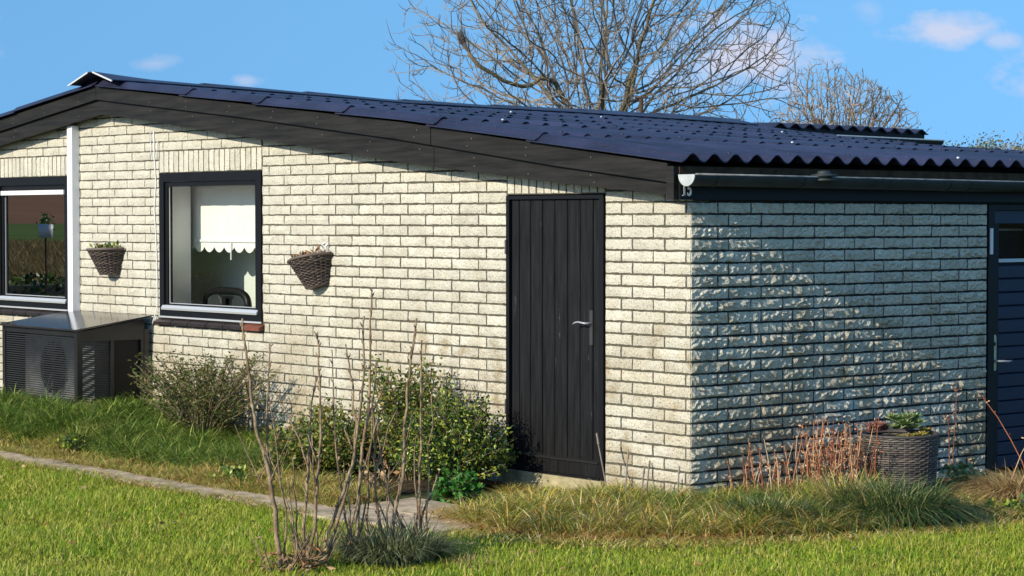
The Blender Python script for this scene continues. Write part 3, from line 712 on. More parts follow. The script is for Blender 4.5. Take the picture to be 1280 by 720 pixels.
# ------------------------------------------------------------------ rear building behind the roof
rear = thing('rear_building', 'further low building whose corrugated eave shows above the main roof', 'building', (0, 0, 0))
XE, YA, YB_ = -6.7, 7.85, 10.45
def rz_(x): return 2.668 - (x-XE)*.032
b = MB(); b.box(-8.5, XE-.25, 7.9, 10.3, -.15, 2.60); b.build('wall', M['brick'], rear)
P2 = .236
for s in range(3):
    ya = YA+s*P2*4; yb = ya+P2*4+.02 if s < 2 else YB_
    ys = np.linspace(ya, yb, 44); xs = np.linspace(-8.6, XE, 3); Xg, Yg = np.meshgrid(xs, ys)
    Zg = rz_(Xg) + .026*(1-np.cos(2*np.pi*(Yg-YA)/P2)) - .012*sm(9, 10.5, Yg)
    n = Xg.size; i = np.arange(n).reshape(Xg.shape); v = np.concatenate([np.stack([Xg.ravel(), Yg.ravel(), Zg.ravel()], 1), np.stack([Xg.ravel(), Yg.ravel(), Zg.ravel()-.012], 1)])
    q = lambda a: np.stack([a[:-1, :-1].ravel(), a[:-1, 1:].ravel(), a[1:, 1:].ravel(), a[1:, :-1].ravel()], 1)
    ring = np.concatenate([i[0, :], i[1:, -1], i[-1, -2::-1], i[-2:0:-1, 0]])
    obj('roof_sheet', npmesh('roof_sheet', v, np.concatenate([q(i), q(i+n)[:, ::-1], np.stack([np.roll(ring, -1), np.roll(ring, -1)+n, ring+n, ring], 1)])), M['roof'], rear)
MB().box(XE-.06, XE-.035, 7.85, 10.42, 2.565, 2.668).build('fascia_board', M['near_black'], rear)
b = MB(); yy = [7.85, 10.62]
prr = [(XE+.03+.06*math.cos(a), .06*math.sin(a)) for a in np.linspace(math.pi, 2*math.pi, 9)] + [(XE+.03+.056*math.cos(a), .056*math.sin(a)) for a in np.linspace(2*math.pi, math.pi, 9)]
for y in yy: b.v += [(x, y, 2.60-.02*(y-7.3)/3.3+z) for x, z in prr]
m_ = len(prr)
for k in range(m_): q_ = (k+1) % m_; b.f.append((k, q_, m_+q_, m_+k))
b.f.append(tuple(range(m_, 2*m_))); b.build('gutter', M['zinc'], rear)
b = MB(); b.tube([(XE+.092, 7.85, 2.602), (XE+.092, 10.62, 2.582)], .010, 6); b.build('gutter_rim', M['zinc_bright'], rear)

# ------------------------------------------------------------------ things at the windows
blo = thing('roller_blind', 'white cotton blind with scalloped lower edge inside the clear window', 'blind', (0, 0, 0))
b = MB(); xs = np.linspace(-6.555, -5.0, 60); fy = .345+.004*np.sin(xs*23)+.003*np.sin(xs*51+1)
for i in range(59):
    b.quad((xs[i], fy[i], 1.49), (xs[i+1], fy[i+1], 1.49), (xs[i+1], .345+(fy[i+1]-.345)*.3, 1.93), (xs[i], .345+(fy[i]-.345)*.3, 1.93))
b.build('blind_cloth', M['blind'], blo, True)
b = MB(); b.box(-6.56, -5.0, .334, .343, 1.478, 1.498); b.build('hem_bar', M['white'], blo)
pts = [(-6.54, 1.476)]; n = 10; w = 1.54/n
for k in range(n):
    for t in np.linspace(0, 1, 7)[1:]:
        pts.append((-6.54+w*(k+t), 1.435-.045*math.sin(math.pi*t)**.8))
pts.append((-5.0, 1.476)); pts.insert(1, (-6.54, 1.435))
b = MB()
for p, q in zip(pts[1:-2], pts[2:-1]): b.quad((p[0], .347, p[1]), (q[0], .347, q[1]), (q[0], .347, 1.477), (p[0], .347, 1.477))
b.build('scalloped_edge', M['blind'], blo)
b = MB(); b.tube([(-5.80, .335, 1.476), (-5.80, .335, 1.33)], .006, 6); b.build('pull_cord', M['white'], blo)
b = MB(); b.tube([(-6.56, .36, 1.935), (-5.0, .36, 1.935)], .02, 10); b.build('blind_tube', M['white'], blo)
ch = thing('office_chair', 'dark rounded chair back behind the sill of the clear window', 'chair', (-6.0, .42, 0))
b = MB(); pr = []
for a in np.linspace(0, math.pi, 17): pr.append((.33*math.copysign(abs(math.cos(a))**.55, math.cos(a)), 1.02*0+.90+.165*math.sin(a)**.6))
b.tube([(x, 0, z) for x, z in pr], .032, 8); b.build('back_rim', M['frame'], ch, True)
b = MB()
for s in (-1, 1): b.lathe([(.0, .01), (.10, .008), (.11, 0), (.10, -.008), (0, -.01)], 16, (s*.19, 0, 0))
b.v = [(x, z-.0, y*.75+.96) for x, y, z in b.v]; b.build('back_pad', M['zinc'], ch)
b = MB(); b.box(-.24, .24, -.02, .3, .46, .54); b.build('seat', M['frame'], ch); b = MB(); b.box(-.03, .03, .005, .04, .5, 1.0); b.box(-.08, .08, .005, .03, .86, 1.02); b.build('back_support', M['frame'], ch)
b = MB(); b.tube([(0, .1, .08), (0, .1, .46)], .03, 8)
for k in range(5): a = k*1.2566; b.tube([(0, .1, .12), (.22*math.cos(a), .1+.22*math.sin(a), .08)], .018, 6)
b.build('leg_star', M['frame'], ch)

# cable
b = MB(); b.tube([(-6.46, -.008, 2.42), (-6.455, -.008, 2.2), (-6.43, -.008, 1.98), (-6.455, -.009, 1.76), (-6.43, -.009, 1.5), (-6.415, -.010, 1.2), (-6.41, -.012, .95), (-6.43, -.02, .86), (-6.47, -.02, .80), (-6.50, -.01, .77)], .0045, 6)
c_ = b.build('cable', M['white'], None, True); c_['label'] = 'thin white cable running down the bricks beside the clear window'; c_['category'] = 'cable'
b = MB(); b.tube([(-6.52, -.006, 2.42), (-6.515, -.006, 2.24), (-6.50, -.006, 2.18), (-6.42, -.006, 2.175), (-6.405, -.006, 2.33)], .0028, 5)
c_ = b.build('wire', M['white'], None, True); c_['label'] = 'fine white wire looped on the bricks above the clear window corner'; c_['category'] = 'wire'

# ------------------------------------------------------------------ heat pump cover
cv = thing('heat_pump_cover', 'black steel slatted cover box against the wall under the left window', 'heat pump cover', (-7.16, 0, .04))
CX0, CX1, CY0, CY1, ZB_, ZF, ZK = -.68, .65, -.72, -.03, .02, .70, .80
b = MB(); b.v += [(CX0-.03, CY0-.03, ZF), (CX1+.03, CY0-.03, ZF), (CX1+.03, CY1, ZK), (CX0-.03, CY1, ZK)]; b.v += [(x, y, z+.014) for x, y, z in b.v]
b.f += [(3, 2, 1, 0), (4, 5, 6, 7), (0, 1, 5, 4), (1, 2, 6, 5), (2, 3, 7, 6), (3, 0, 4, 7)]; b.build('lid', M['cover_top'], cv)
for x in (CX0, CX1-.05):
    for y in (CY0, CY1-.05): MB().box(x, x+.05, y, y+.05, ZB_, ZF-.002).build('corner_post', M['cover'], cv)
b = MB(); b.box(CX0+.05, CX1-.05, CY0+.003, CY0+.04, ZB_, ZB_+.09); b.box(CX0+.05, CX1-.05, CY0+.003, CY0+.04, ZF-.05, ZF-.003); b.build('front_rail', M['cover'], cv)
b = MB(); b.prism([(CY0+.05, ZF-.09), (CY0+.05, ZF-.004), (CY1-.05, ZK-.02), (CY1-.05, ZF-.09)], CX1-.045, CX1-.005, 'x')
b.box(CX1-.045, CX1-.005, CY0+.05, CY1-.05, ZB_, ZB_+.05); b.box(CX1-.045, CX1-.005, -.40, -.37, ZB_+.05, ZF-.09); b.box(CX1-.045, CX1-.005, -.11, CY1-.05, ZB_+.05, ZF-.09)
b.build('side_frame', M['cover'], cv)
b = MB(); z = ZB_+.098
while z < ZF-.06: b.box(CX0+.05, CX1-.05, CY0+.010, CY0+.022, z, z+.0075); z += .019
b.build('front_slats', M['slat'], cv, kind='stuff')
b = MB(); z = ZB_+.055
while z < ZF-.095: b.box(CX1-.03, CX1-.018, CY0+.052, -.402, z, z+.007); z += .0145
b.build('side_slats', M['slat'], cv, kind='stuff')
MB().box(CX1-.034, CX1-.028, -.368, -.112, ZB_+.051, ZF-.091).build('side_panel', M['near_black'], cv)
b = MB(); b.box(CX0, CX0+.02, CY0+.05, CY1-.05, ZB_, ZF-.01); b.build('left_panel', M['cover'], cv)
hp = thing('heat_pump', 'pale heat pump with round fan guard inside the black slatted cover', 'heat pump', (-7.2, -.36, .06))
MB().box(-.60, .62, -.16, .17, .03, .60).build('casing', M['pump'], hp)
b = MB()
for r in np.arange(.05, .24, .024): b.tube([(-.05+r*math.cos(a), -.185, .33+r*math.sin(a)) for a in np.linspace(0, 2*math.pi, 29)], .005, 4, False)
for k in range(8): a = k*math.pi/8; b.tube([(-.05-.24*math.cos(a), -.18, .33-.24*math.sin(a)), (-.05+.24*math.cos(a), -.18, .33+.24*math.sin(a))], .004, 4)
b.build('fan_guard', M['near_black'], hp)
b = MB()
for k in range(3):
    a0 = k*2.094+.4; b.poly([(-.05, -.166, .33)] + [(-.05+.21*math.cos(a0+t), -.168+.006*t, .33+.21*math.sin(a0+t)) for t in np.linspace(0, 1.1, 6)])
b.build('fan_blade', M['near_black'], hp)
b = MB(); b.box(-.45, -.38, -.14, .14, -.01, .06); b.box(.32, .39, -.14, .14, -.01, .06); b.build('foot', M['near_black'], hp)
for i_, (x, y, sx, sy) in enumerate([(-7.2, -.84, 1.0, .10), (-7.65, -.92, .34, .14), (-6.95, -.93, .30, .12)]):
    b = MB(); b.box(-sx/2, sx/2, -sy/2, sy/2, 0, .05); o = b.build('concrete_strip' if i_ == 0 else 'stone_slab', M['white'] if i_ == 0 else M['slab'], None); o.location = (x, y, float(gz(x, y))+.015)
    o['label'] = ['long white concrete strip on the ground before the slatted cover', 'flat pale stone left of centre before the slatted cover', 'flat pale stone by the front right corner of the slatted cover'][i_]; o['category'] = 'concrete strip' if i_ == 0 else 'stone'

# ------------------------------------------------------------------ wicker
def weave(name, prof, n, ribs, rw, mt, parent, half=False, sx=1, sy=1, amp=.006):
    """prof: function t -> (radius, z); n rows"""
    V = []; Fc = []; k0 = 0; seg = ribs*4 if not half else ribs*4
    for j in range(n):
        t = (j+.5)/n; r, z = prof(t)
        a = np.linspace(0, 2*np.pi, seg, endpoint=False) if not half else np.linspace(np.pi, 2*np.pi, seg+1)
        rr = r + amp*np.sin((a*ribs/(1 if not half else 1)) + (j % 2)*np.pi) + RNG.normal(0, .0008, len(a))
        zz = z + RNG.normal(0, .0009, len(a))
        for (dr, dz) in ((rw*.7, 0), (0, rw), (-rw*.7, 0), (0, -rw)):
            V.append(np.stack([(rr+dr)*np.cos(a)*sx, (rr+dr)*np.sin(a)*sy, zz+dz], 1))
        m = len(a); lim = m if not half else m-1
        for q in range(4):
            s0 = k0+q*m; s1 = k0+((q+1) % 4)*m; i = np.arange(lim); i2 = (i+1) % m
            Fc.append(np.stack([s0+i, s0+i2, s1+i2, s1+i], 1))
        k0 += 4*m
    me = npmesh(name, np.concatenate(V), np.concatenate(Fc)); me.shade_smooth()
    return obj(name, me, mt, parent)
def ribs(name, prof, n, rad, mt, parent, half=False, sx=1, sy=1):
    b = MB()
    for k in range(n+(1 if half else 0)):
        a = (2*math.pi*k/n) if not half else math.pi+math.pi*k/n
        b.tube([(prof(t)[0]*math.cos(a)*sx, prof(t)[0]*math.sin(a)*sy, prof(t)[1]) for t in np.linspace(0, 1, 5)], rad, 5)
    return b.build(name, mt, parent)
def leaf_cloud(name, pts, size, mt, parent=None, asp=.55, up=None, rng_=RNG, **kw):
    """diamond leaves folded a little, one per point"""
    pts = np.asarray(pts); n = len(pts)
    d = rng_.normal(0, 1, (n, 3)); 
    if up is not None: d[:, 2] = np.abs(d[:, 2])*up + .1
    d /= np.linalg.norm(d, axis=1)[:, None]
    e = np.cross(d, rng_.normal(0, 1, (n, 3))); e /= np.linalg.norm(e, axis=1)[:, None]
    nn = np.cross(d, e); s = (size*rng_.uniform(.6, 1.25, n))[:, None]
    v = np.stack([pts, pts+d*s*.5+e*s*asp*.5+nn*s*.08, pts+d*s, pts+d*s*.5-e*s*asp*.5+nn*s*.08], 1).reshape(-1, 3)
    f = np.arange(n*4).reshape(n, 4); f = np.concatenate([f[:, [0, 1, 2]], f[:, [0, 2, 3]]])
    return obj(name, npmesh(name, v, f), mt, parent, **kw)
def blades(name, base, h, lean, w, mt, parent=None, segs=4, droop=.5, az=None, rng_=RNG, **kw):
    """arching blades: base (n,3), heights h, lean = outward reach as fraction of h"""
    base = np.asarray(base, float); n = len(base)
    h = np.broadcast_to(h, (n,)); lean = np.broadcast_to(lean, (n,))
    if az is None: az = rng_.uniform(0, 2*np.pi, n)
    dx, dy = np.cos(az), np.sin(az); px, py = -np.sin(az+rng_.normal(0, .5, n)), np.cos(az+rng_.normal(0, .5, n))
    V = []
    for s in range(segs+1):
        t = s/segs; out = lean*h*(t**1.6); up = h*(t - droop*lean*t**2.4*.6)
        ww = w*(1-t**1.5)*.5 + .0003
        cx = base[:, 0]+dx*out; cy = base[:, 1]+dy*out; cz = base[:, 2]+up
        V.append(np.stack([cx-px*ww, cy-py*ww, cz], 1)); V.append(np.stack([cx+px*ww, cy+py*ww, cz], 1))
    V = np.stack(V, 1)     # n, 2(segs+1), 3
    k = 2*(segs+1); o = np.arange(n)[:, None]*k
    F_ = [np.stack([o[:, 0]+2*s, o[:, 0]+2*s+1, o[:, 0]+2*s+3, o[:, 0]+2*s+2], 1) for s in range(segs)]
    return obj(name, npmesh(name, V.reshape(-1, 3), np.concatenate(F_)), mt, parent, **kw)

# planter by the side wall
pl = thing('wicker_planter', 'round grey wicker planter standing in the bed by the side wall', 'planter', (.42, 1.50, -.15))
pf = lambda t: (.232+.020*t, .02+.385*t)
weave('woven_side', pf, 27, 22, .0072, M['wicker'], pl, amp=.005)
ribs('stake', pf, 44, .004, M['wicker_dark'], pl)
b = MB(); b.lathe([(.244, .395), (.262, .402), (.266, .412), (.256, .420), (.240, .414), (.236, .40)], 40); b.build('rim', M['wicker'], pl, True)
b = MB(); b.lathe([(.22, .0), (.238, .385)], 30); b.build('liner', M['near_black'], pl, True)
b = MB(); b.lathe([(.24, .375), (.12, .385), (.0005, .39)], 24); b.build('soil', M['soil'], pl)
def rosette(name, label, cat, loc, R_, n, mt, group=None, tall=.5, lw=.5):
    V = []; F_ = []
    for k in range(n):
        t = k/n; a = k*2.39996; r = R_*(.25+.75*t); el = (1-t)*1.2+.15
        d = np.array([math.cos(a)*math.cos(el), math.sin(a)*math.cos(el), math.sin(el)*tall*2*.7]); e = np.array([-math.sin(a), math.cos(a), 0]); u = np.array([0, 0, 1.])
        p0 = d*r*.12; w = r*lw*.5; i0 = len(V)
        V += [p0-e*w*.5, p0+e*w*.5, d*r*.6+e*w, d*r*.6-e*w, d*r*.6+u*r*.08, d*r+u*r*.12]
        F_ += [(i0, i0+1, i0+4), (i0+1, i0+2, i0+4), (i0, i0+4, i0+3), (i0+4, i0+2, i0+5), (i0+3, i0+4, i0+5)]
    v = np.array(V)+RNG.normal(0, .002, (len(V), 3))
    o = obj(name, npmesh(name, v, np.array(F_)), mt, None); o.location = loc; o['label'] = label; o['category'] = cat
    if group: o['group'] = group
    return o
zt = .245
def planter_plant(name, label, spots, R_, mt, nleaf=26, tall=.9):
    V = []; F_ = []
    for (cx, cy, cz, rr) in spots:
        for k in range(nleaf):
            t = k/nleaf; a = k*2.39996+cx*40; r = rr*(.35+.65*t); el = (1-t)*1.25+.1
            d = np.array([math.cos(a)*math.cos(el), math.sin(a)*math.cos(el), math.sin(el)*tall]); e = np.array([-math.sin(a), math.cos(a), 0]); u = np.array([0, 0, 1.])
            p0 = np.array([cx, cy, cz])+d*r*.1; w = r*.26; i0 = len(V)
            V += [p0-e*w*.5, p0+e*w*.5, p0+d*r*.6+e*w, p0+d*r*.6-e*w, p0+d*r*.6+u*r*.1, p0+d*r+u*r*.15]
            F_ += [(i0, i0+1, i0+4), (i0+1, i0+2, i0+4), (i0, i0+4, i0+3), (i0+4, i0+2, i0+5), (i0+3, i0+4, i0+5)]
    o = obj(name, npmesh(name, np.array(V)+RNG.normal(0, .0015, (len(V), 3)), np.array(F_)), mt, None); o['label'] = label; o['category'] = 'plant'; return o
sp = [(.42+.06*math.cos(a)+.0, 1.56+.09*math.sin(a), zt+.05+.03*(k % 3), .075) for k, a in enumerate(np.linspace(0, 6.28, 9)[:-1])] + [(.44, 1.56, zt+.11, .08), (.40, 1.62, zt+.09, .07)]
planter_plant('succulent', 'pale green leafy succulent filling the middle of the wicker planter', sp, .08, M['succulent'])
sp = [(.30+.10*RNG.random(), 1.33+.10*RNG.random(), zt+.02+.05*RNG.random(), .05) for k in range(9)]
planter_plant('heather', 'pink brown fading plant at the left edge of the wicker planter', sp, .05, M['pink_succulent'], 22, 1.6)
sp = [(.52+.06*RNG.random(), 1.38+.25*RNG.random(), zt+.0+.02*RNG.random(), .055) for k in range(7)] + [(.50, 1.68, zt+.03, .07), (.36, 1.70, zt+.04, .06)]
planter_plant('stonecrop', 'low yellow green stonecrop spilling along the planter rim', sp, .05, M['yellow_grass'], 18, .6)

# wall baskets
def wall_basket(label, x, z, tilt, plabel, pmt, seed):
    t_ = thing('wall_basket', label, 'basket', (x, -.012, z), 'wicker baskets on the front wall'); t_.rotation_euler = (0, tilt, 0)
    pf = lambda t: (.10+.10*t, -.20+.22*t)
    weave('woven_side', pf, 19, 14, .0056, M['wicker_dark'], t_, True, 1, 1.08, .005)
    ribs('stake', pf, 15, .004, M['wicker_dark'], t_, True, 1, 1.08)
    b = MB(); b.tube([(.205*math.cos(a), .22*math.sin(a), .022) for a in np.linspace(math.pi, 2*math.pi, 21)], .012, 8); b.build('rim', M['wicker_dark'], t_, True)
    b = MB(); b.poly([(.098*math.cos(a), .105*math.sin(a), -.198) for a in np.linspace(math.pi, 2*math.pi, 15)])
    b.poly([(-.20, -.002, .02), (.20, -.002, .02), (.10, -.002, -.2), (-.10, -.002, -.2)]); b.build('backing', M['wicker_dark'], t_)
    b = MB(); b.poly([(.185*math.cos(a), .20*math.sin(a), .0) for a in np.linspace(math.pi, 2*math.pi, 15)]); b.build('soil', M['soil'], t_)
    r = np.random.default_rng(seed); n = 90
    a = r.uniform(math.pi, 2*math.pi, n); q = .17*np.sqrt(r.random(n)); base = np.stack([x+q*np.cos(a), -.012+q*np.sin(a), z+q*np.cos(a)*-math.tan(tilt)+np.full(n, .004)], 1)
    o = leaf_cloud('basket_plant', base+np.stack([r.normal(0, .01, n), r.normal(0, .01, n), r.uniform(.005, .05, n)], 1), .05, pmt, None, .4, 1.2, r); o['label'] = plabel; o['category'] = 'plant'
    return o
wall_basket('brown wicker basket hanging left, between the white duct and the clear window', -7.16, 1.385, R(-2), 'low brownish succulents growing in the left wall basket', M['yellow_leaf'], 3)
wall_basket('tilted brown wicker basket on the wall right of the clear window', -4.06, 1.345, R(-13), 'withered brown leaves in the tilted wall basket', M['dead_leaf'], 4)
o = leaf_cloud('pale_leaf_tuft', np.array([-3.93, -.06, 1.43])+RNG.normal(0, .022, (30, 3)), .05, M['blind'], None, .3, 1.0); o['label'] = 'tuft of pale silvery leaves at the high side of the tilted basket'; o['category'] = 'plant'

# ------------------------------------------------------------------ lawn
def in_poly(P, x, y):
    ins = np.zeros(len(x), bool); j = len(P)-1
    for i in range(len(P)):
        xi, yi = P[i]; xj, yj = P[j]
        c = ((yi > y) != (yj > y)) & (x < (xj-xi)*(y-yi)/((yj-yi) or 1e-9)+xi); ins ^= c; j = i
    return ins
BED = [(-12, -1.72), (-1.4, -1.72), (-1.4, -2.12), (-.7, -2.10), (.1, -2.03), (.55, -1.86), (.95, -1.6), (1.30, -1.18), (1.55, -.7), (1.72, -.22), (1.84, .28), (1.93, .78), (2.0, 1.28), (2.06, 1.9), (2.13, 3.4), (2.2, 9), (-12, 9)]
STRIP = [(-12, -2.09), (-1.3, -2.09), (-1.3, -1.75), (-12, -1.75)]
def visible(x, y, m=1.25):
    # keep points inside a widened view wedge of the camera
    vx, vy = x-CAM.x, y-CAM.y; d = -.766*vx+.643*vy; s = .643*vx+.766*vy
    return (np.abs(s) < d*(640/2779)*m+.35) & (d > 8.2)
n = 1500000
x = RNG.uniform(-9, 6, n); y = RNG.uniform(-8, 4.5, n)
k = visible(x, y) & ~in_poly(BED, x, y) & ~in_poly(STRIP, x, y); x, y = x[k][:260000], y[k][:260000]
nz_ = np.sin(x*3.1+np.sin(y*2.3)*1.7)*np.sin(y*2.7+np.cos(x*1.9))
h = (.030+.026*RNG.random(len(x))+.03*(RNG.random(len(x)) < .08))*(1+.42*nz_)
blades('lawn', np.stack([x, y, gz(x, y)-.002], 1), h, RNG.uniform(.2, .95, len(x)), .0064, M['lawn_blade'], segs=2, kind='stuff', label='short mown lawn', category='lawn')
# thin scatter over the lawn outside the view
n = 60000; x = RNG.uniform(-14, 9, n); y = RNG.uniform(-9, 6, n); k = ~in_poly(BED, x, y) & ~in_poly(STRIP, x, y) & ~visible(x, y); x, y = x[k], y[k]
blades('outer_lawn', np.stack([x, y, gz(x, y)-.002], 1), .05, RNG.uniform(.2, .9, len(x)), .009, M['lawn_blade'], segs=2, kind='stuff')
# grass growing over the path edges
x = RNG.uniform(-9, -1.2, 11000); y = np.where(RNG.random(11000) < .45, -2.08, -1.77)+RNG.normal(0, .035, 11000)+.04*np.sin(x*5.3)*np.sin(x*2.1)
blades('path_edge_grass', np.stack([x, y, gz(x, y)], 1), RNG.uniform(.03, .09, len(x)), 1.0, .006, M['yellow_grass'], segs=3, kind='stuff')
# long grass bed on the left
def scatter(poly, n, dens=None):
    xs = [p[0] for p in poly]; ys = [p[1] for p in poly]; X_ = []; Y_ = []
    x = RNG.uniform(min(xs), max(xs), n*3); y = RNG.uniform(min(ys), max(ys), n*3); k = in_poly(poly, x, y); return x[k][:n], y[k][:n]
def tufts(name, poly, nt_, per, h, spread, lean, w, mt, label=None, zoff=0, dirbias=None):
    cx, cy = scatter(poly, nt_); cx = np.repeat(cx, per); cy = np.repeat(cy, per); hh = np.repeat(RNG.uniform(.65, 1.15, len(cx)//per), per)
    r = np.abs(RNG.normal(0, spread, len(cx))); a = RNG.uniform(0, 2*np.pi, len(cx)); x = cx+r*np.cos(a); y = cy+r*np.sin(a)
    if dirbias is not None: a = np.arctan2(np.sin(a)+dirbias[1], np.cos(a)+dirbias[0])
    k = (y < -.03) | (x > .03); x, y, a, hh = x[k], y[k], a[k], hh[k]
    o = blades(name, np.stack([x, y, gz(x, y)+zoff], 1), h*hh*RNG.uniform(.6, 1.1, len(x)), RNG.uniform(lean*.5, lean*1.3, len(x)), w, mt, segs=5, droop=1.0, az=a, kind='stuff')
    if label: o['label'] = label; o['category'] = 'grass'
    return o
GB = [(-9.5, -1.45), (-4.0, -1.35), (-3.1, -1.2), (-3.2, -.12), (-6.4, -.12), (-6.45, -.85), (-9.5, -.85)]
tufts('long_green_grass', GB, 700, 60, .27, .06, .95, .0068, M['long_green'], 'long lush green grass between path and left wall', 0, (.5, -.3))
tufts('mixed_straw_grass', GB, 120, 30, .25, .06, 1.1, .0065, M['yellow_grass'], None, 0, (.5, -.3))
tufts('yellow_fringe_grass', [(-9.5, -1.74), (-3.0, -1.74), (-2.5, -1.5), (-3.0, -1.2), (-9.5, -1.38)], 260, 40, .12, .05, 1.1, .0065, M['yellow_grass'], 'yellowed low grass fringe along the path')
tufts('yellow_mid_grass', [(-3.6, -1.72), (-1.55, -1.70), (-1.45, -1.3), (-1.75, -1.1), (-3.4, -1.0)], 130, 45, .19, .05, 1.0, .0065, M['yellow_grass'])
# edge grass that hides most of the kerb stones
u = RNG.uniform(0, len(edge)-1.001, 9000); iu = u.astype(int); fu = u-iu; E0 = np.array(edge)
ex = E0[iu]*(1-fu)[:, None]+E0[iu+1]*fu[:, None]+RNG.normal(0, .035, (9000, 2))+(.07*np.sign(RNG.random(9000)-.5))[:, None]*np.array([.8, -.6])
blades('kerb_grass', np.stack([ex[:, 0], ex[:, 1], gz(ex[:, 0], ex[:, 1])], 1), RNG.uniform(.03, .08, 9000), 1.1, .006, M['rusty_grass'], segs=3, kind='stuff')
# corner bed
CB = [(-.62, -1.5), (.1, -1.66), (.55, -1.48), (1.0, -1.05), (1.28, -.5), (1.45, .1), (1.5, .4), (.1, .9), (.05, -.1), (-.55, -.1)]
tufts('corner_bed_grass', CB, 360, 60, .25, .055, .95, .0062, M['rusty_grass'], 'mixed green and rusty grass bed round the wall corner', 0, (.2, -.4))
tufts('corner_fringe_grass', [(-.70, -1.52), (.12, -1.72), (.60, -1.55), (1.1, -1.05), (1.38, -.5), (1.2, -.5), (.9, -1.0), (.4, -1.35), (-.6, -1.3)], 150, 42, .13, .05, 1.3, .006, M['orange_grass'])
tufts('corner_green_grass', [(-.55, -.6), (.1, -.7), (.55, -.75), (.9, -.3), (1.2, .3), (.3, .6), (.1, -.1), (-.4, -.2)], 120, 55, .23, .055, .9, .0062, M['long_green'], None, 0, (.2, -.3))
tufts('door_side_grass', [(-1.6, -.12), (-.3, -.12), (-.1, -.5), (-.5, -.9), (-1.3, -.45)], 90, 40, .09, .05, .9, .006, M['yellow_grass'])
tufts('rear_bed_grass', [(1.0, .9), (1.65, .8), (1.75, 2.6), (.9, 2.8), (.7, 1.9)], 120, 45, .13, .05, 1.0, .006, M['rusty_grass'])
# straw litter on the bed
x, y = scatter([(-.5, -1.5), (.1, -1.64), (.6, -1.45), (1.2, -.8), (1.6, .6), (1.7, 2.6), (.6, 2.7), (.5, 0), (-.4, -.6)], 3500)
blades('straw_litter', np.stack([x, y, gz(x, y)+.02+.03*RNG.random(len(x))], 1), .03, RNG.uniform(2, 5, len(x)), .006, M['straw'], segs=4, droop=.2, kind='stuff')
x, y = scatter([(-9, -7), (3.4, -7), (3.4, 2), (2.3, 2), (1.9, .2), (1.2, -1.3), (0, -2.1), (-9, -2.15)], 420)
leaf_cloud('fallen_leaves', np.stack([x, y, gz(x, y)+.03+.02*RNG.random(len(x))], 1), .045, M['dead_leaf'], None, .5, .1, kind='stuff')

def tussock(name, label, x, y, rad, h, n, mt, lean=1.3, w=.006, grp=None, droop=1.2):
    a = RNG.uniform(0, 2*np.pi, n); r = rad*.5*np.sqrt(RNG.random(n)); base = np.stack([x+r*np.cos(a), y+r*np.sin(a), gz(x+r*np.cos(a), y+r*np.sin(a))], 1)
    az = a+RNG.normal(0, .5, n)
    o = blades(name, base, h*RNG.uniform(.6, 1.15, n), RNG.uniform(lean*.3, lean*1.3, n), w, mt, segs=6, droop=droop, az=az)
    o['label'] = label; o['category'] = 'grass tussock'
    if grp: o['group'] = grp
    return o
tussock('grass_tussock', 'big dark green arching tussock in front of the wicker planter', 1.22, .50, .62, .36, 3600, M['dark_tussock'], 1.15)
tussock('grass_tussock', 'dark tussock with pale blades just left of the big arching one', .95, -.28, .40, .30, 1500, M['dark_tussock'], 1.1)
tussock('grass_tussock', 'olive green tussock between the red stems and the big dark tussock', .82, .55, .45, .34, 1700, M['rusty_grass'], 1.0)
tussock('grass_tussock', 'straw coloured heaped tussock at the right edge below the blue door', 1.12, 1.95, .50, .30, 2600, M['straw'], 1.3)
tussock('grass_tussock', 'spiky grey green tussock at the foot of the bare canes',   .52, -2.72, .50, .25, 1700, M['lavender'], .9, .008)
tussock('grass_tussock', 'small dry tussock of pale curled blades in the left lawn', -1.52, -3.32, .10, .08, 60, M['straw'], 1.6, .008)
tussock('grass_tussock', 'dry splayed tuft right of the cane feet at the lower edge', .98, -2.55, .14, .12, 120, M['straw'], 1.6, .008)

# ------------------------------------------------------------------ shrubs
def shrub(name, label, c, rad, h, nstem, nleaf, size, mt, asp=.55, shape='round', z0=None, stem=M['bark'], flat=1.0, arch=.3, cat='shrub', leafspread=.05):
    x0, y0 = c; z0 = float(gz(x0, y0)) if z0 is None else z0
    t_ = thing(name, label, cat, (x0, y0, z0)); b = MB(); tips = []
    for k in range(nstem):
        a = random.uniform(0, 2*math.pi); rr = rad*math.sqrt(random.random()); top = h*(random.uniform(.45, 1.0) if shape == 'round' else random.uniform(.4, 1.05))
        if shape == 'round': top *= math.sqrt(max(.15, 1-(rr/rad)**2*.85))
        p = [Vector((rr*.15*math.cos(a), rr*.15*flat*math.sin(a), 0))]; e = Vector((rr*math.cos(a), rr*flat*math.sin(a), top))
        for s in range(1, 6):
            t = s/5; q = p[0].lerp(e, t); q.z = top*(t**(1-arch)); q += Vector((random.gauss(0, .012), random.gauss(0, .012), 0)); p.append(q)
        b.tube(p, [.006, .005, .0045, .004, .003, .0015], 4, False); tips.append(np.array([tuple(q) for q in p]))
    b.build('stems', stem, t_)
    P = []
    for k in range(nleaf):
        s = tips[random.randrange(len(tips))]; u = random.uniform(1.2, 5) if shape == 'round' else random.uniform(.9, 5); i0 = min(int(u), 4); fr = u-i0
        P.append(s[i0]*(1-fr)+s[i0+1]*fr)
    P = np.array(P)+RNG.normal(0, leafspread, (nleaf, 3)); P[:, 2] = np.maximum(P[:, 2], .01)
    leaf_cloud('foliage', P, size, mt, t_, asp, .6)
    return t_
shrub('evergreen_shrub', 'dense dark green shrub left of the black plank door', (-1.75, -.50), .43, .72, 340, 19000, .029, M['box_leaf'], leafspread=.022)
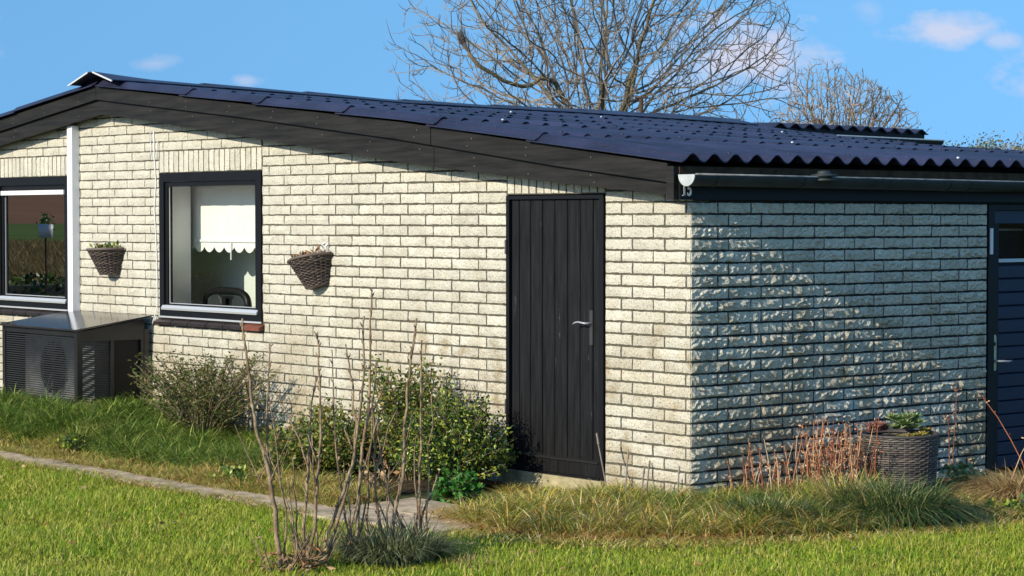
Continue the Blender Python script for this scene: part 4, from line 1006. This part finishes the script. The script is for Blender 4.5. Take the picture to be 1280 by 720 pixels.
shrub('evergreen_shrub', 'upright yellow topped green sprays behind the canes, left part of the dark shrub', (-2.35, -.42), .34, .80, 120, 8000, .034, M['yellow_leaf'], shape='open', leafspread=.030)
shrub('low_shrub', 'loose yellow green shrub low before the wall behind the left canes', (-2.95, -.62), .58, .54, 180, 11000, .034, M['yellow_leaf'], leafspread=.035)
shrub('low_shrub', 'sprawling sparse brown olive shrub under the clear window', (-5.05, -.42), .88, .68, 130, 5600, .040, M['olive_leaf'], .35, 'open', flat=.55, arch=.45, leafspread=.022)
shrub('leafy_herb', 'small bright green leafy clump at the path beside the dark shrub', (-1.13, -.98), .17, .22, 26, 700, .040, M['herb_leaf'], .8, leafspread=.02, cat='plant')
shrub('leafy_herb', 'pinkish withered leaf clump between the canes and the dark shrub', (-1.75, -1.15), .17, .24, 16, 90, .05, M['dead_leaf'], .5, 'open', leafspread=.03, cat='plant')
shrub('leafy_herb', 'small green clump at the path edge left of the canes', (-2.85, -1.55), .16, .13, 18, 320, .035, M['long_green'], .7, leafspread=.02, cat='plant')
shrub('leafy_herb', 'low dark leafy weed at the fringe below the left window wall', (-5.2, -1.45), .15, .14, 18, 300, .035, M['box_leaf'], .7, leafspread=.02, cat='plant')
shrub('ground_ivy', 'low brown withered leaves at the foot of the tall left cane', (.48, -3.36), .22, .10, 16, 130, .06, M['dead_leaf'], .35, 'open', leafspread=.02, cat='plant')
shrub('leafy_herb', 'green rosettes growing right of the wicker planter', (.48, 2.16), .22, .17, 14, 260, .05, M['succulent'], .8, leafspread=.02, cat='plant')
shrub('dark_leaf_mat', 'dark leafy mat under the straw tussock at the right edge', (1.45, 1.35), .30, .06, 20, 500, .04, M['box_leaf'], .6, leafspread=.02, cat='plant')

# dead-leaf upright stems (stonecrop) near planter
def stalks(name, label, c, rad, h, n, mt, head=0, lean=.12, thick=.004, per=10, cat='dry plant', flat=1.0, size=.022):
    x0, y0 = c; t_ = thing(name, label, cat, (x0, y0, float(gz(x0, y0)))); b = MB(); P = []
    for k in range(n):
        a = random.uniform(0, 6.283); rr = rad*math.sqrt(random.random()); bx, by = rr*math.cos(a), rr*math.sin(a)*flat; hh = h*random.uniform(.55, 1.05); la = random.uniform(0, 6.283)
        p = [(bx+math.cos(la)*lean*hh*t**1.5+random.gauss(0, .004), by+math.sin(la)*lean*hh*t**1.5+random.gauss(0, .004), hh*t) for t in (0, .25, .5, .75, 1)]
        b.tube(p, [thick, thick*.9, thick*.8, thick*.7, thick*.5], 4, False)
        for q in range(per): t = random.uniform(.25, 1); P.append((bx+math.cos(la)*lean*hh*t**1.5, by+math.sin(la)*lean*hh*t**1.5, hh*t))
        if head:
            for q in range(head): P.append((p[-1][0]+random.gauss(0, .012), p[-1][1]+random.gauss(0, .012), p[-1][2]+random.gauss(0, .012)))
    b.build('stalks', mt, t_)
    if P: leaf_cloud('withered_leaves', np.array(P)+RNG.normal(0, .006, (len(P), 3)), size, mt, t_, .5)
    return t_
stalks('dry_stonecrop', 'thick clump of dry red brown stems left of the wicker planter', (.30, 1.05), .22, .52, 70, M['red_stem'], 4, .16, per=14, flat=1.1)
stalks('dry_stonecrop', 'looser dry red stems nearer the wall corner', (.22, .48), .22, .42, 34, M['red_stem'], 2, .16, per=6, flat=1.3)
stalks('dry_stonecrop', 'lone tall red stalk with a curled head against the side wall right of the planter', (.12, 2.42), .02, .70, 2, M['red_stem'], 14, .03, per=14)
stalks('dry_weed', 'leaning reddish dry stems before the blue door', (.75, 2.75), .24, .62, 9, M['red_stem'], 7, .55, .0045, per=9)
stalks('dry_weed', 'small red stems by the far right edge of the bed', (1.15, 2.0), .30, .42, 14, M['red_stem'], 4, .35, .004, per=6)
b = MB()
dt = thing('dry_weed', 'five thin dark dry stalks in front of the wall between door and corner', 'dry plant', (-.30, -.30, -.15))
for bx, by, tx, ty, hh in [(-.12, 0, -.34, .08, .44), (.03, -.02, -.04, .08, .36), (.16, 0, .17, .02, .27), (.22, -.02, .24, .0, .32), (.46, .02, .40, .10, .29)]:
    p = [(bx+(tx-bx)*t, by+(ty-by)*t, hh*t) for t in (0, .3, .6, .85, 1)]; b.tube(p, [.006, .0055, .005, .005, .004], 5)
    b.tube([(p[3][0], p[3][1], p[3][2]), (p[4][0]+.004, p[4][1], p[4][2]+.004)], [.009, .004], 5)
b.build('stalks', M['twig'], dt)

# ------------------------------------------------------------------ bare canes in the foreground
CANES = {
'A': [[0.367, -3.572, 1.163], [0.379, -3.556, 0.95], [0.397, -3.535, 0.746], [0.415, -3.514, 0.561], [0.444, -3.48, 0.438], [0.457, -3.464, 0.335], [0.475, -3.443, 0.129], [0.493, -3.421, -0.167]],
'B': [[0.417, -3.434, 1.038], [0.408, -3.444, 0.824], [0.403, -3.451, 0.577], [0.405, -3.448, 0.432], [0.440, -3.45, 0.329]],
'C': [[0.265, -3.304, 0.759], [0.313, -3.246, 0.641], [0.348, -3.205, 0.515], [0.377, -3.17, 0.348], [0.361, -3.19, 0.074], [.37, -3.2, -.16]],
'D': [[0.573, -3.249, 1.091], [0.578, -3.243, 0.947], [0.583, -3.237, 0.741], [0.579, -3.24, 0.494], [0.569, -3.253, 0.288], [0.56, -3.263, 0.081], [0.525, -3.305, -0.175]],
'E': [[0.402, -3.14, 0.851], [0.383, -3.163, 0.641], [0.377, -3.17, 0.474], [0.372, -3.177, 0.306], [0.358, -3.193, 0.053], [0.363, -3.187, -0.165]],
'F': [[0.375, -3.018, 0.983], [0.38, -3.012, 0.717], [0.387, -3.003, 0.463], [0.401, -2.987, 0.294], [0.419, -2.965, 0.082], [0.454, -2.923, -0.152]],
'G': [[0.502, -3.021, 1.018], [0.523, -2.996, 0.809], [0.536, -2.981, 0.599], [0.531, -2.987, 0.411], [0.49, -3.036, 0.18], [0.428, -3.11, -0.149]],
'I': [[0.645, -3.007, 1.169], [0.645, -3.007, 0.941], [0.636, -3.017, 0.733], [0.626, -3.03, 0.609], [0.607, -3.053, 0.401], [0.564, -3.104, 0.213], [0.529, -3.145, 0.067], [0.491, -3.19, -0.158]],
'H': [[0.349, -2.737, 1.293], [0.343, -2.744, 1.13], [0.34, -2.748, 0.83], [0.334, -2.754, 0.615], [0.315, -2.778, 0.443], [0.304, -2.791, 0.27], [0.298, -2.798, 0.012], [0.295, -2.802, -0.152]],
'M': [[0.368, -2.715, 0.916], [0.351, -2.735, 0.701], [0.356, -2.728, 0.443], [0.362, -2.722, 0.184], [0.389, -2.69, -0.148]],
'O': [[0.281, -2.662, 0.606], [0.298, -2.642, 0.389], [0.326, -2.61, 0.172], [0.378, -2.547, -0.002], [0.406, -2.514, -0.146]],
'K': [[0.463, -2.523, 1.137], [0.447, -2.543, 0.956], [0.433, -2.56, 0.783], [0.421, -2.573, 0.524], [0.418, -2.577, 0.308], [0.393, -2.607, 0.135], [0.36, -2.647, -0.147]],
'L': [[0.48, -2.503, 1.02], [0.477, -2.507, 0.697], [0.474, -2.51, 0.351], [0.471, -2.514, 0.091], [0.482, -2.501, -0.156]],
'N': [[0.501, -2.4, 0.302], [0.476, -2.43, 0.193], [0.442, -2.47, 0.085], [0.42, -2.497, -0.142]],
}
THK = {'A': .0145, 'B': .008, 'C': .008, 'D': .010, 'E': .0105, 'F': .008, 'G': .009, 'I': .012, 'H': .012, 'M': .009, 'O': .009, 'K': .012, 'L': .010, 'N': .009}
for lab, keys in [('leftmost bare plant, one thick thorny cane forking low', 'AB'), ('bare plant with a thick cluster of thorny canes left of centre', 'CDEFGI'),
                  ('tallest bare plant of straight canes behind the left cluster', 'HMO'), ('bare plant of two or three canes standing rightmost before the path', 'KLN')]:
    t_ = thing('bare_cane_plant', lab, 'bare shrub', tuple(CANES[keys[0]][-1][:2])+(-.15,), 'bare canes in the foreground'); o0 = Vector(t_.location)
    for kk in keys:
        pts = [Vector(p)-o0 for p in reversed(CANES[kk])]; fine = []
        for i in range(len(pts)-1):
            for s in range(4): fine.append(pts[i].lerp(pts[i+1], s/4)+Vector((random.gauss(0, .0025), random.gauss(0, .0025), 0)))
        fine.append(pts[-1]); m_ = len(fine); r0 = THK[kk]*.88
        rad = [r0*(1-.62*i/(m_-1))*(1+.18*random.random()) for i in range(m_)]
        b = MB(); b.tube(fine, rad, 6)
        for i in range(2, m_):           # side buds and thorns
            for _ in range(2):
                if random.random() < .55:
                    a = random.uniform(0, 6.283); d = Vector((math.cos(a), math.sin(a), random.uniform(.6, 1.4))).normalized(); ln = random.uniform(.012, .03)
                    p = fine[i-1].lerp(fine[i], random.random()); b.tube([p, p+d*ln*.6, p+d*ln+Vector((0, 0, .006))], [.0045, .004, .0015], 4)
        if kk in 'DHKIMO':                # short side twigs
            for _ in range(3):
                i = random.randrange(4, m_-2); a = random.uniform(0, 6.283); d = Vector((math.cos(a)*.5, math.sin(a)*.5, 1)).normalized(); ln = random.uniform(.08, .2)
                b.tube([fine[i], fine[i]+d*ln*.5+Vector((0, 0, .01)), fine[i]+d*ln+Vector((0, 0, .03))], [.005, .004, .002], 4)
        b.build('cane', M['cane'], t_, True)
    for q in range(4 if len(keys) > 2 else 2):      # thinner young canes from the same foot
        k0 = CANES[random.choice(keys)][-1]; p0 = Vector((k0[0]-o0.x+random.gauss(0, .05), k0[1]-o0.y+random.gauss(0, .05), 0)); hh = random.uniform(.45, .95); lx, ly = random.gauss(0, .10), random.gauss(0, .10)
        pts = [p0+Vector((lx*t**1.4+random.gauss(0, .006), ly*t**1.4+random.gauss(0, .006), hh*t)) for t in np.linspace(0, 1, 9)]
        b = MB(); b.tube(pts, list(np.linspace(.0065, .0028, 9)), 5)
        for i in range(2, 9):
            a = random.uniform(0, 6.283); d = Vector((math.cos(a), math.sin(a), 1.2)).normalized(); b.tube([pts[i], pts[i]+d*.016], [.0035, .0012], 4)
        b.build('cane', M['cane'], t_, True)
    P = np.array([tuple(Vector((CANES[k][-1][0]-o0.x+random.gauss(0, .06), CANES[k][-1][1]-o0.y+random.gauss(0, .06), random.uniform(.02, .14)))) for k in keys for _ in range(9)])
    leaf_cloud('dead_leaf', P, .035, M['dead_leaf'], t_, .4, kind='stuff')
    b = MB()
    for k in keys:                         # thin basal twigs
        for _ in range(7):
            a = random.uniform(0, 6.283); ln = random.uniform(.12, .34); p0 = Vector(CANES[k][-1])-o0+Vector((random.gauss(0, .04), random.gauss(0, .04), 0)); d = Vector((math.cos(a)*.5, math.sin(a)*.5, 1)).normalized()
            b.tube([p0, p0+d*ln*.5+Vector((random.gauss(0, .01), 0, 0)), p0+d*ln], [.004, .003, .0015], 4, False)
    b.build('basal_twigs', M['cane'], t_, kind='stuff')

# ------------------------------------------------------------------ bare trees
from mathutils import kdtree
def bare_tree(name, label, base, crown, npts, step, kill, infl, tip_r, seed, twigmat, nlimb=7, twig=(.10, .24), hollow=.0):
    """open bare crown grown towards points that fill the crown's volume; crown = (centre, half sizes) in tree space"""
    rs = np.random.default_rng(seed); rnd = random.Random(seed); t_ = thing(name, label, 'tree', base)
    cz, hs = crown; P = rs.normal(0, 1, (npts*2, 3)); P /= np.linalg.norm(P, axis=1)[:, None]; P *= (hollow+(1-hollow)*rs.random((npts*2, 1)))**(1/2.2)
    lump = 1+.10*np.sin(P[:, 0]*5+seed)+.08*np.sin(P[:, 1]*6+P[:, 2]*4)
    P = P*lump[:, None]*np.array(hs)+np.array(cz); P = P[P[:, 2] > .12][:npts]
    nodes = [Vector((0, 0, 0))]; par = [-1]
    for k in range(nlimb):               # stout first limbs fan out from the fork
        a = k*6.283/nlimb+rs.uniform(-.3, .3); d = Vector((math.cos(a)*.62, math.sin(a)*.62, rs.uniform(.65, 1.3))).normalized(); p = 0
        for q in range(5): nodes.append(nodes[p]+d*step*1.1+Vector(rs.normal(0, step*.08, 3))); par.append(p); p = len(nodes)-1
    alive = [Vector(q) for q in P]
    for it in range(150):
        kd = kdtree.KDTree(len(nodes))
        for i_, nd in enumerate(nodes): kd.insert(nd, i_)
        kd.balance(); acc = {}; keep = []
        for q in alive:
            co, idx, dd = kd.find(q)
            if dd < kill: continue
            keep.append(q)
            if dd < infl or it < 6: acc.setdefault(idx, []).append((q-co).normalized())
        alive = keep
        if not acc or len(nodes) > 24000: break
        for idx, ds in acc.items():
            d = sum(ds, Vector()); d = d.normalized() if d.length > 1e-6 else Vector((0, 0, 1))
            if par[idx] >= 0: d = (d+(nodes[idx]-nodes[par[idx]]).normalized()*.75+Vector(rs.normal(0, .16, 3))).normalized()
            nodes.append(nodes[idx]+d*step); par.append(idx)
    n = len(nodes); ch = [[] for _ in range(n)]
    for i_ in range(1, n): ch[par[i_]].append(i_)
    w = np.zeros(n)
    for i_ in range(n-1, -1, -1):
        w[i_] = (tip_r**2.75 if not ch[i_] else sum(w[c] for c in ch[i_]))
    rad = w**(1/2.75); tb = MB(); cb = MB(); stack = [(0, None)]
    while stack:
        i_, pr = stack.pop(); chain = ([nodes[pr]] if pr is not None else [])+[nodes[i_]]; rr = ([min(rad[i_], rad[pr])] if pr is not None else [])+[rad[i_]]; c = i_
        while ch[c]:
            k = sorted(ch[c], key=lambda q: -rad[q]); 
            for o in k[1:]: stack.append((o, c))
            c = k[0]; chain.append(nodes[c]); rr.append(rad[c])
        d = (chain[-1]-chain[-2]).normalized() if len(chain) > 1 else Vector((0, 0, 1))
        e = chain[-1]; ln = rnd.uniform(*twig); up = Vector((0, 0, .35))
        chain += [e+(d+up*.4).normalized()*ln*.5, e+(d+up).normalized()*ln]; rr += [tip_r*.8, tip_r*.45]
        b = tb if rr[0] > tip_r*7 else cb
        b.tube(chain, rr, 6 if b is tb else 3, False)
        for q in range(2, len(chain)-1):   # short side twigs
            if rr[q] < tip_r*2.2 and rnd.random() < .55:
                a = Vector((rnd.gauss(0, 1), rnd.gauss(0, 1), rnd.gauss(0, 1)+.5)).normalized(); dd = (chain[q]-chain[q-1]).normalized(); v = (dd*.8+a*.7+up*.5).normalized(); l2 = rnd.uniform(*twig)*.8
                cb.tube([chain[q], chain[q]+v*l2*.5, chain[q]+(v+up*.5).normalized()*l2], [tip_r*.8, tip_r*.65, tip_r*.4], 3, False)
    tb.build('trunk', M['bark'], t_, True); cb.build('crown', twigmat, t_)
    return t_
def at(px, dep):   # ground point seen at column px at horizontal depth dep
    X = (px-640)/2779*dep; return (CAM.x+.643*X-.766*dep, CAM.y+.766*X+.643*dep)
bx, by = at(752, 32)
bt = bare_tree('bare_tree', 'large bare spreading tree rising behind the middle of the dark roof', (bx, by, 2.45), ((.0, 0, 1.55), (2.85, 2.7, 2.1)), 6000, .11, .145, 1.0, .0057, 5, M['twig'], 8, (.10, .26))
b = MB(); b.tube([(0, 0, -2.6), (.05, 0, -1.4), (0, .04, -.5), (0, 0, .08)], [.26, .20, .18, .16], 10); b.build('bole', M['bark'], bt, True)
bx, by = at(1052, 46)
bt = bare_tree('bare_tree', 'smaller rounded bare tree behind the rear roof on the right', (bx, by, 2.35), ((.05, 0, .95), (1.6, 1.5, 1.5)), 5000, .09, .11, .8, .0072, 9, M['twig2'], 8, (.06, .14))
b = MB(); b.tube([(0, 0, -2.5), (.03, 0, -1), (0, 0, .1)], [.22, .17, .13], 8); b.build('bole', M['bark'], bt, True)
bx, by = at(1288, 60)
bt = bare_tree('bare_tree', 'faint thin bare tree at the far right edge', (bx, by, 1.6), ((0, 0, 1.3), (.9, .9, 1.3)), 500, .11, .18, .8, .008, 12, M['twig2'], 5, (.08, .2))
b = MB(); b.tube([(0, 0, -1.8), (0, 0, .1)], [.14, .09], 8); b.build('bole', M['bark'], bt, True)
# distant autumn crowns above the eave on the right
for i, (px, dep, w, zt_, lab) in enumerate([(1212, 88, 1.15, 4.65, 'distant small green crown above the roof edge, leftmost of the three'), (1238, 92, 1.5, 4.95, 'distant orange brown crown above the roof edge, middle of the three'), (1268, 96, 1.9, 4.75, 'distant pale brown broad crown at the right edge of the roof')]):
    bx, by = at(px, dep); t_ = thing('autumn_tree', lab, 'tree', (bx, by, -.15), 'distant autumn trees above the eave'); zt_ += .30; b = MB(); b.tube([(0, 0, 0), (0, 0, zt_-1.2)], [.22, .10], 8)
    for k in range(9): a = k*.7; b.tube([(0, 0, zt_-2+.1*k), (w*.6*math.cos(a), w*.6*math.sin(a), zt_-1.0+.08*k)], [.07, .02], 5)
    b.build('trunk', M['bark'], t_)
    cl = []
    for k in range(26):
        a = random.uniform(0, 6.28); q = w*math.sqrt(random.random()); c0 = np.array([q*math.cos(a), q*math.sin(a), zt_-.75+.6*random.random()*(1-(q/w)**2*.7)-.9*random.random()])
        cl.append(c0+RNG.normal(0, .28, (110, 3)))
    leaf_cloud('crown', np.concatenate(cl), .11, M['autumn_leaf'] if i else M['olive_leaf'], t_, .7)

# ------------------------------------------------------------------ garden on the left, seen reflected in the left window
hx, hy = -19.6, -6.0
hd_ = thing('clipped_hedge', 'dark clipped hedge across the garden, reflected in the left window', 'hedge', (hx, hy, -.15))
P = np.stack([RNG.uniform(-.5, .5, 9000), RNG.uniform(-3.5, 3.5, 9000), RNG.uniform(0, .98, 9000)], 1); leaf_cloud('foliage', P, .10, M['box_leaf'], hd_, .6)
b = MB(); b.box(-.36, .36, -3.4, 3.4, 0, .86); b.build('branch_core', M['twig'], hd_)
x = RNG.uniform(-58, -31, 30000); y = -3-(-x-18)*.53+RNG.uniform(-6, 6, 30000)
blades('dry_meadow_grass', np.stack([x, y, -.15+.95*sm(30, 62, -x)], 1), RNG.uniform(.15, .40, len(x)), .5, .05, M['straw'], segs=3, kind='stuff')
ux, uy = -8.5-.883*8, -.468*8
bk = thing('bucket_planter', 'white bucket planter on a post in the garden, reflected in the left window', 'planter', (ux-.10, uy-.08, -.07))
b = MB(); b.tube([(0, 0, -.08), (0, 0, 1.5)], .012, 8); b.build('post', M['brown_wood'], bk); b = MB(); b.lathe([(.001, 1.50), (.085, 1.50), (.10, 1.68), (.094, 1.68), (.085, 1.55)], 20); b.build('bucket', M['white'], bk, True)
leaf_cloud('plant', np.array([0, 0, 1.72])+RNG.normal(0, .05, (120, 3)), .05, M['herb_leaf'], bk, .6)
lp = thing('garden_lamp', 'white disc shaped garden lamp on a thin pole, reflected in the left window', 'lamp', (ux+.12, uy-.42, -.15))
b = MB(); b.tube([(0, 0, 0), (0, 0, 1.72)], .012, 6); b.build('pole', M['iron'], lp); b = MB(); b.lathe([(.001, 1.82), (.06, 1.80), (.13, 1.74), (.12, 1.735), (.001, 1.76)], 18); b.build('lamp_shade', M['white'], lp, True)
bh = thing('bird_house', 'small brown bird house on a stake in the garden, reflected in the left window', 'bird house', (ux+.05, uy-.45, -.15))
b = MB(); b.tube([(0, 0, 0), (0, 0, 1.12)], .02, 6); b.build('stake', M['brown_wood'], bh); b = MB(); b.box(-.08, .08, -.08, .08, 1.12, 1.28); b.build('box', M['brown_wood'], bh)
b = MB(); b.prism([(-.13, 1.26), (0, 1.40), (.13, 1.26), (.13, 1.245), (0, 1.38), (-.13, 1.245)], -.11, .11); b.build('roof', M['near_black'], bh)

# ------------------------------------------------------------------ render settings
S.render.engine = 'CYCLES'
S.cycles.max_bounces = 7; S.cycles.transparent_max_bounces = 10; S.cycles.diffuse_bounces = 5; S.cycles.glossy_bounces = 3
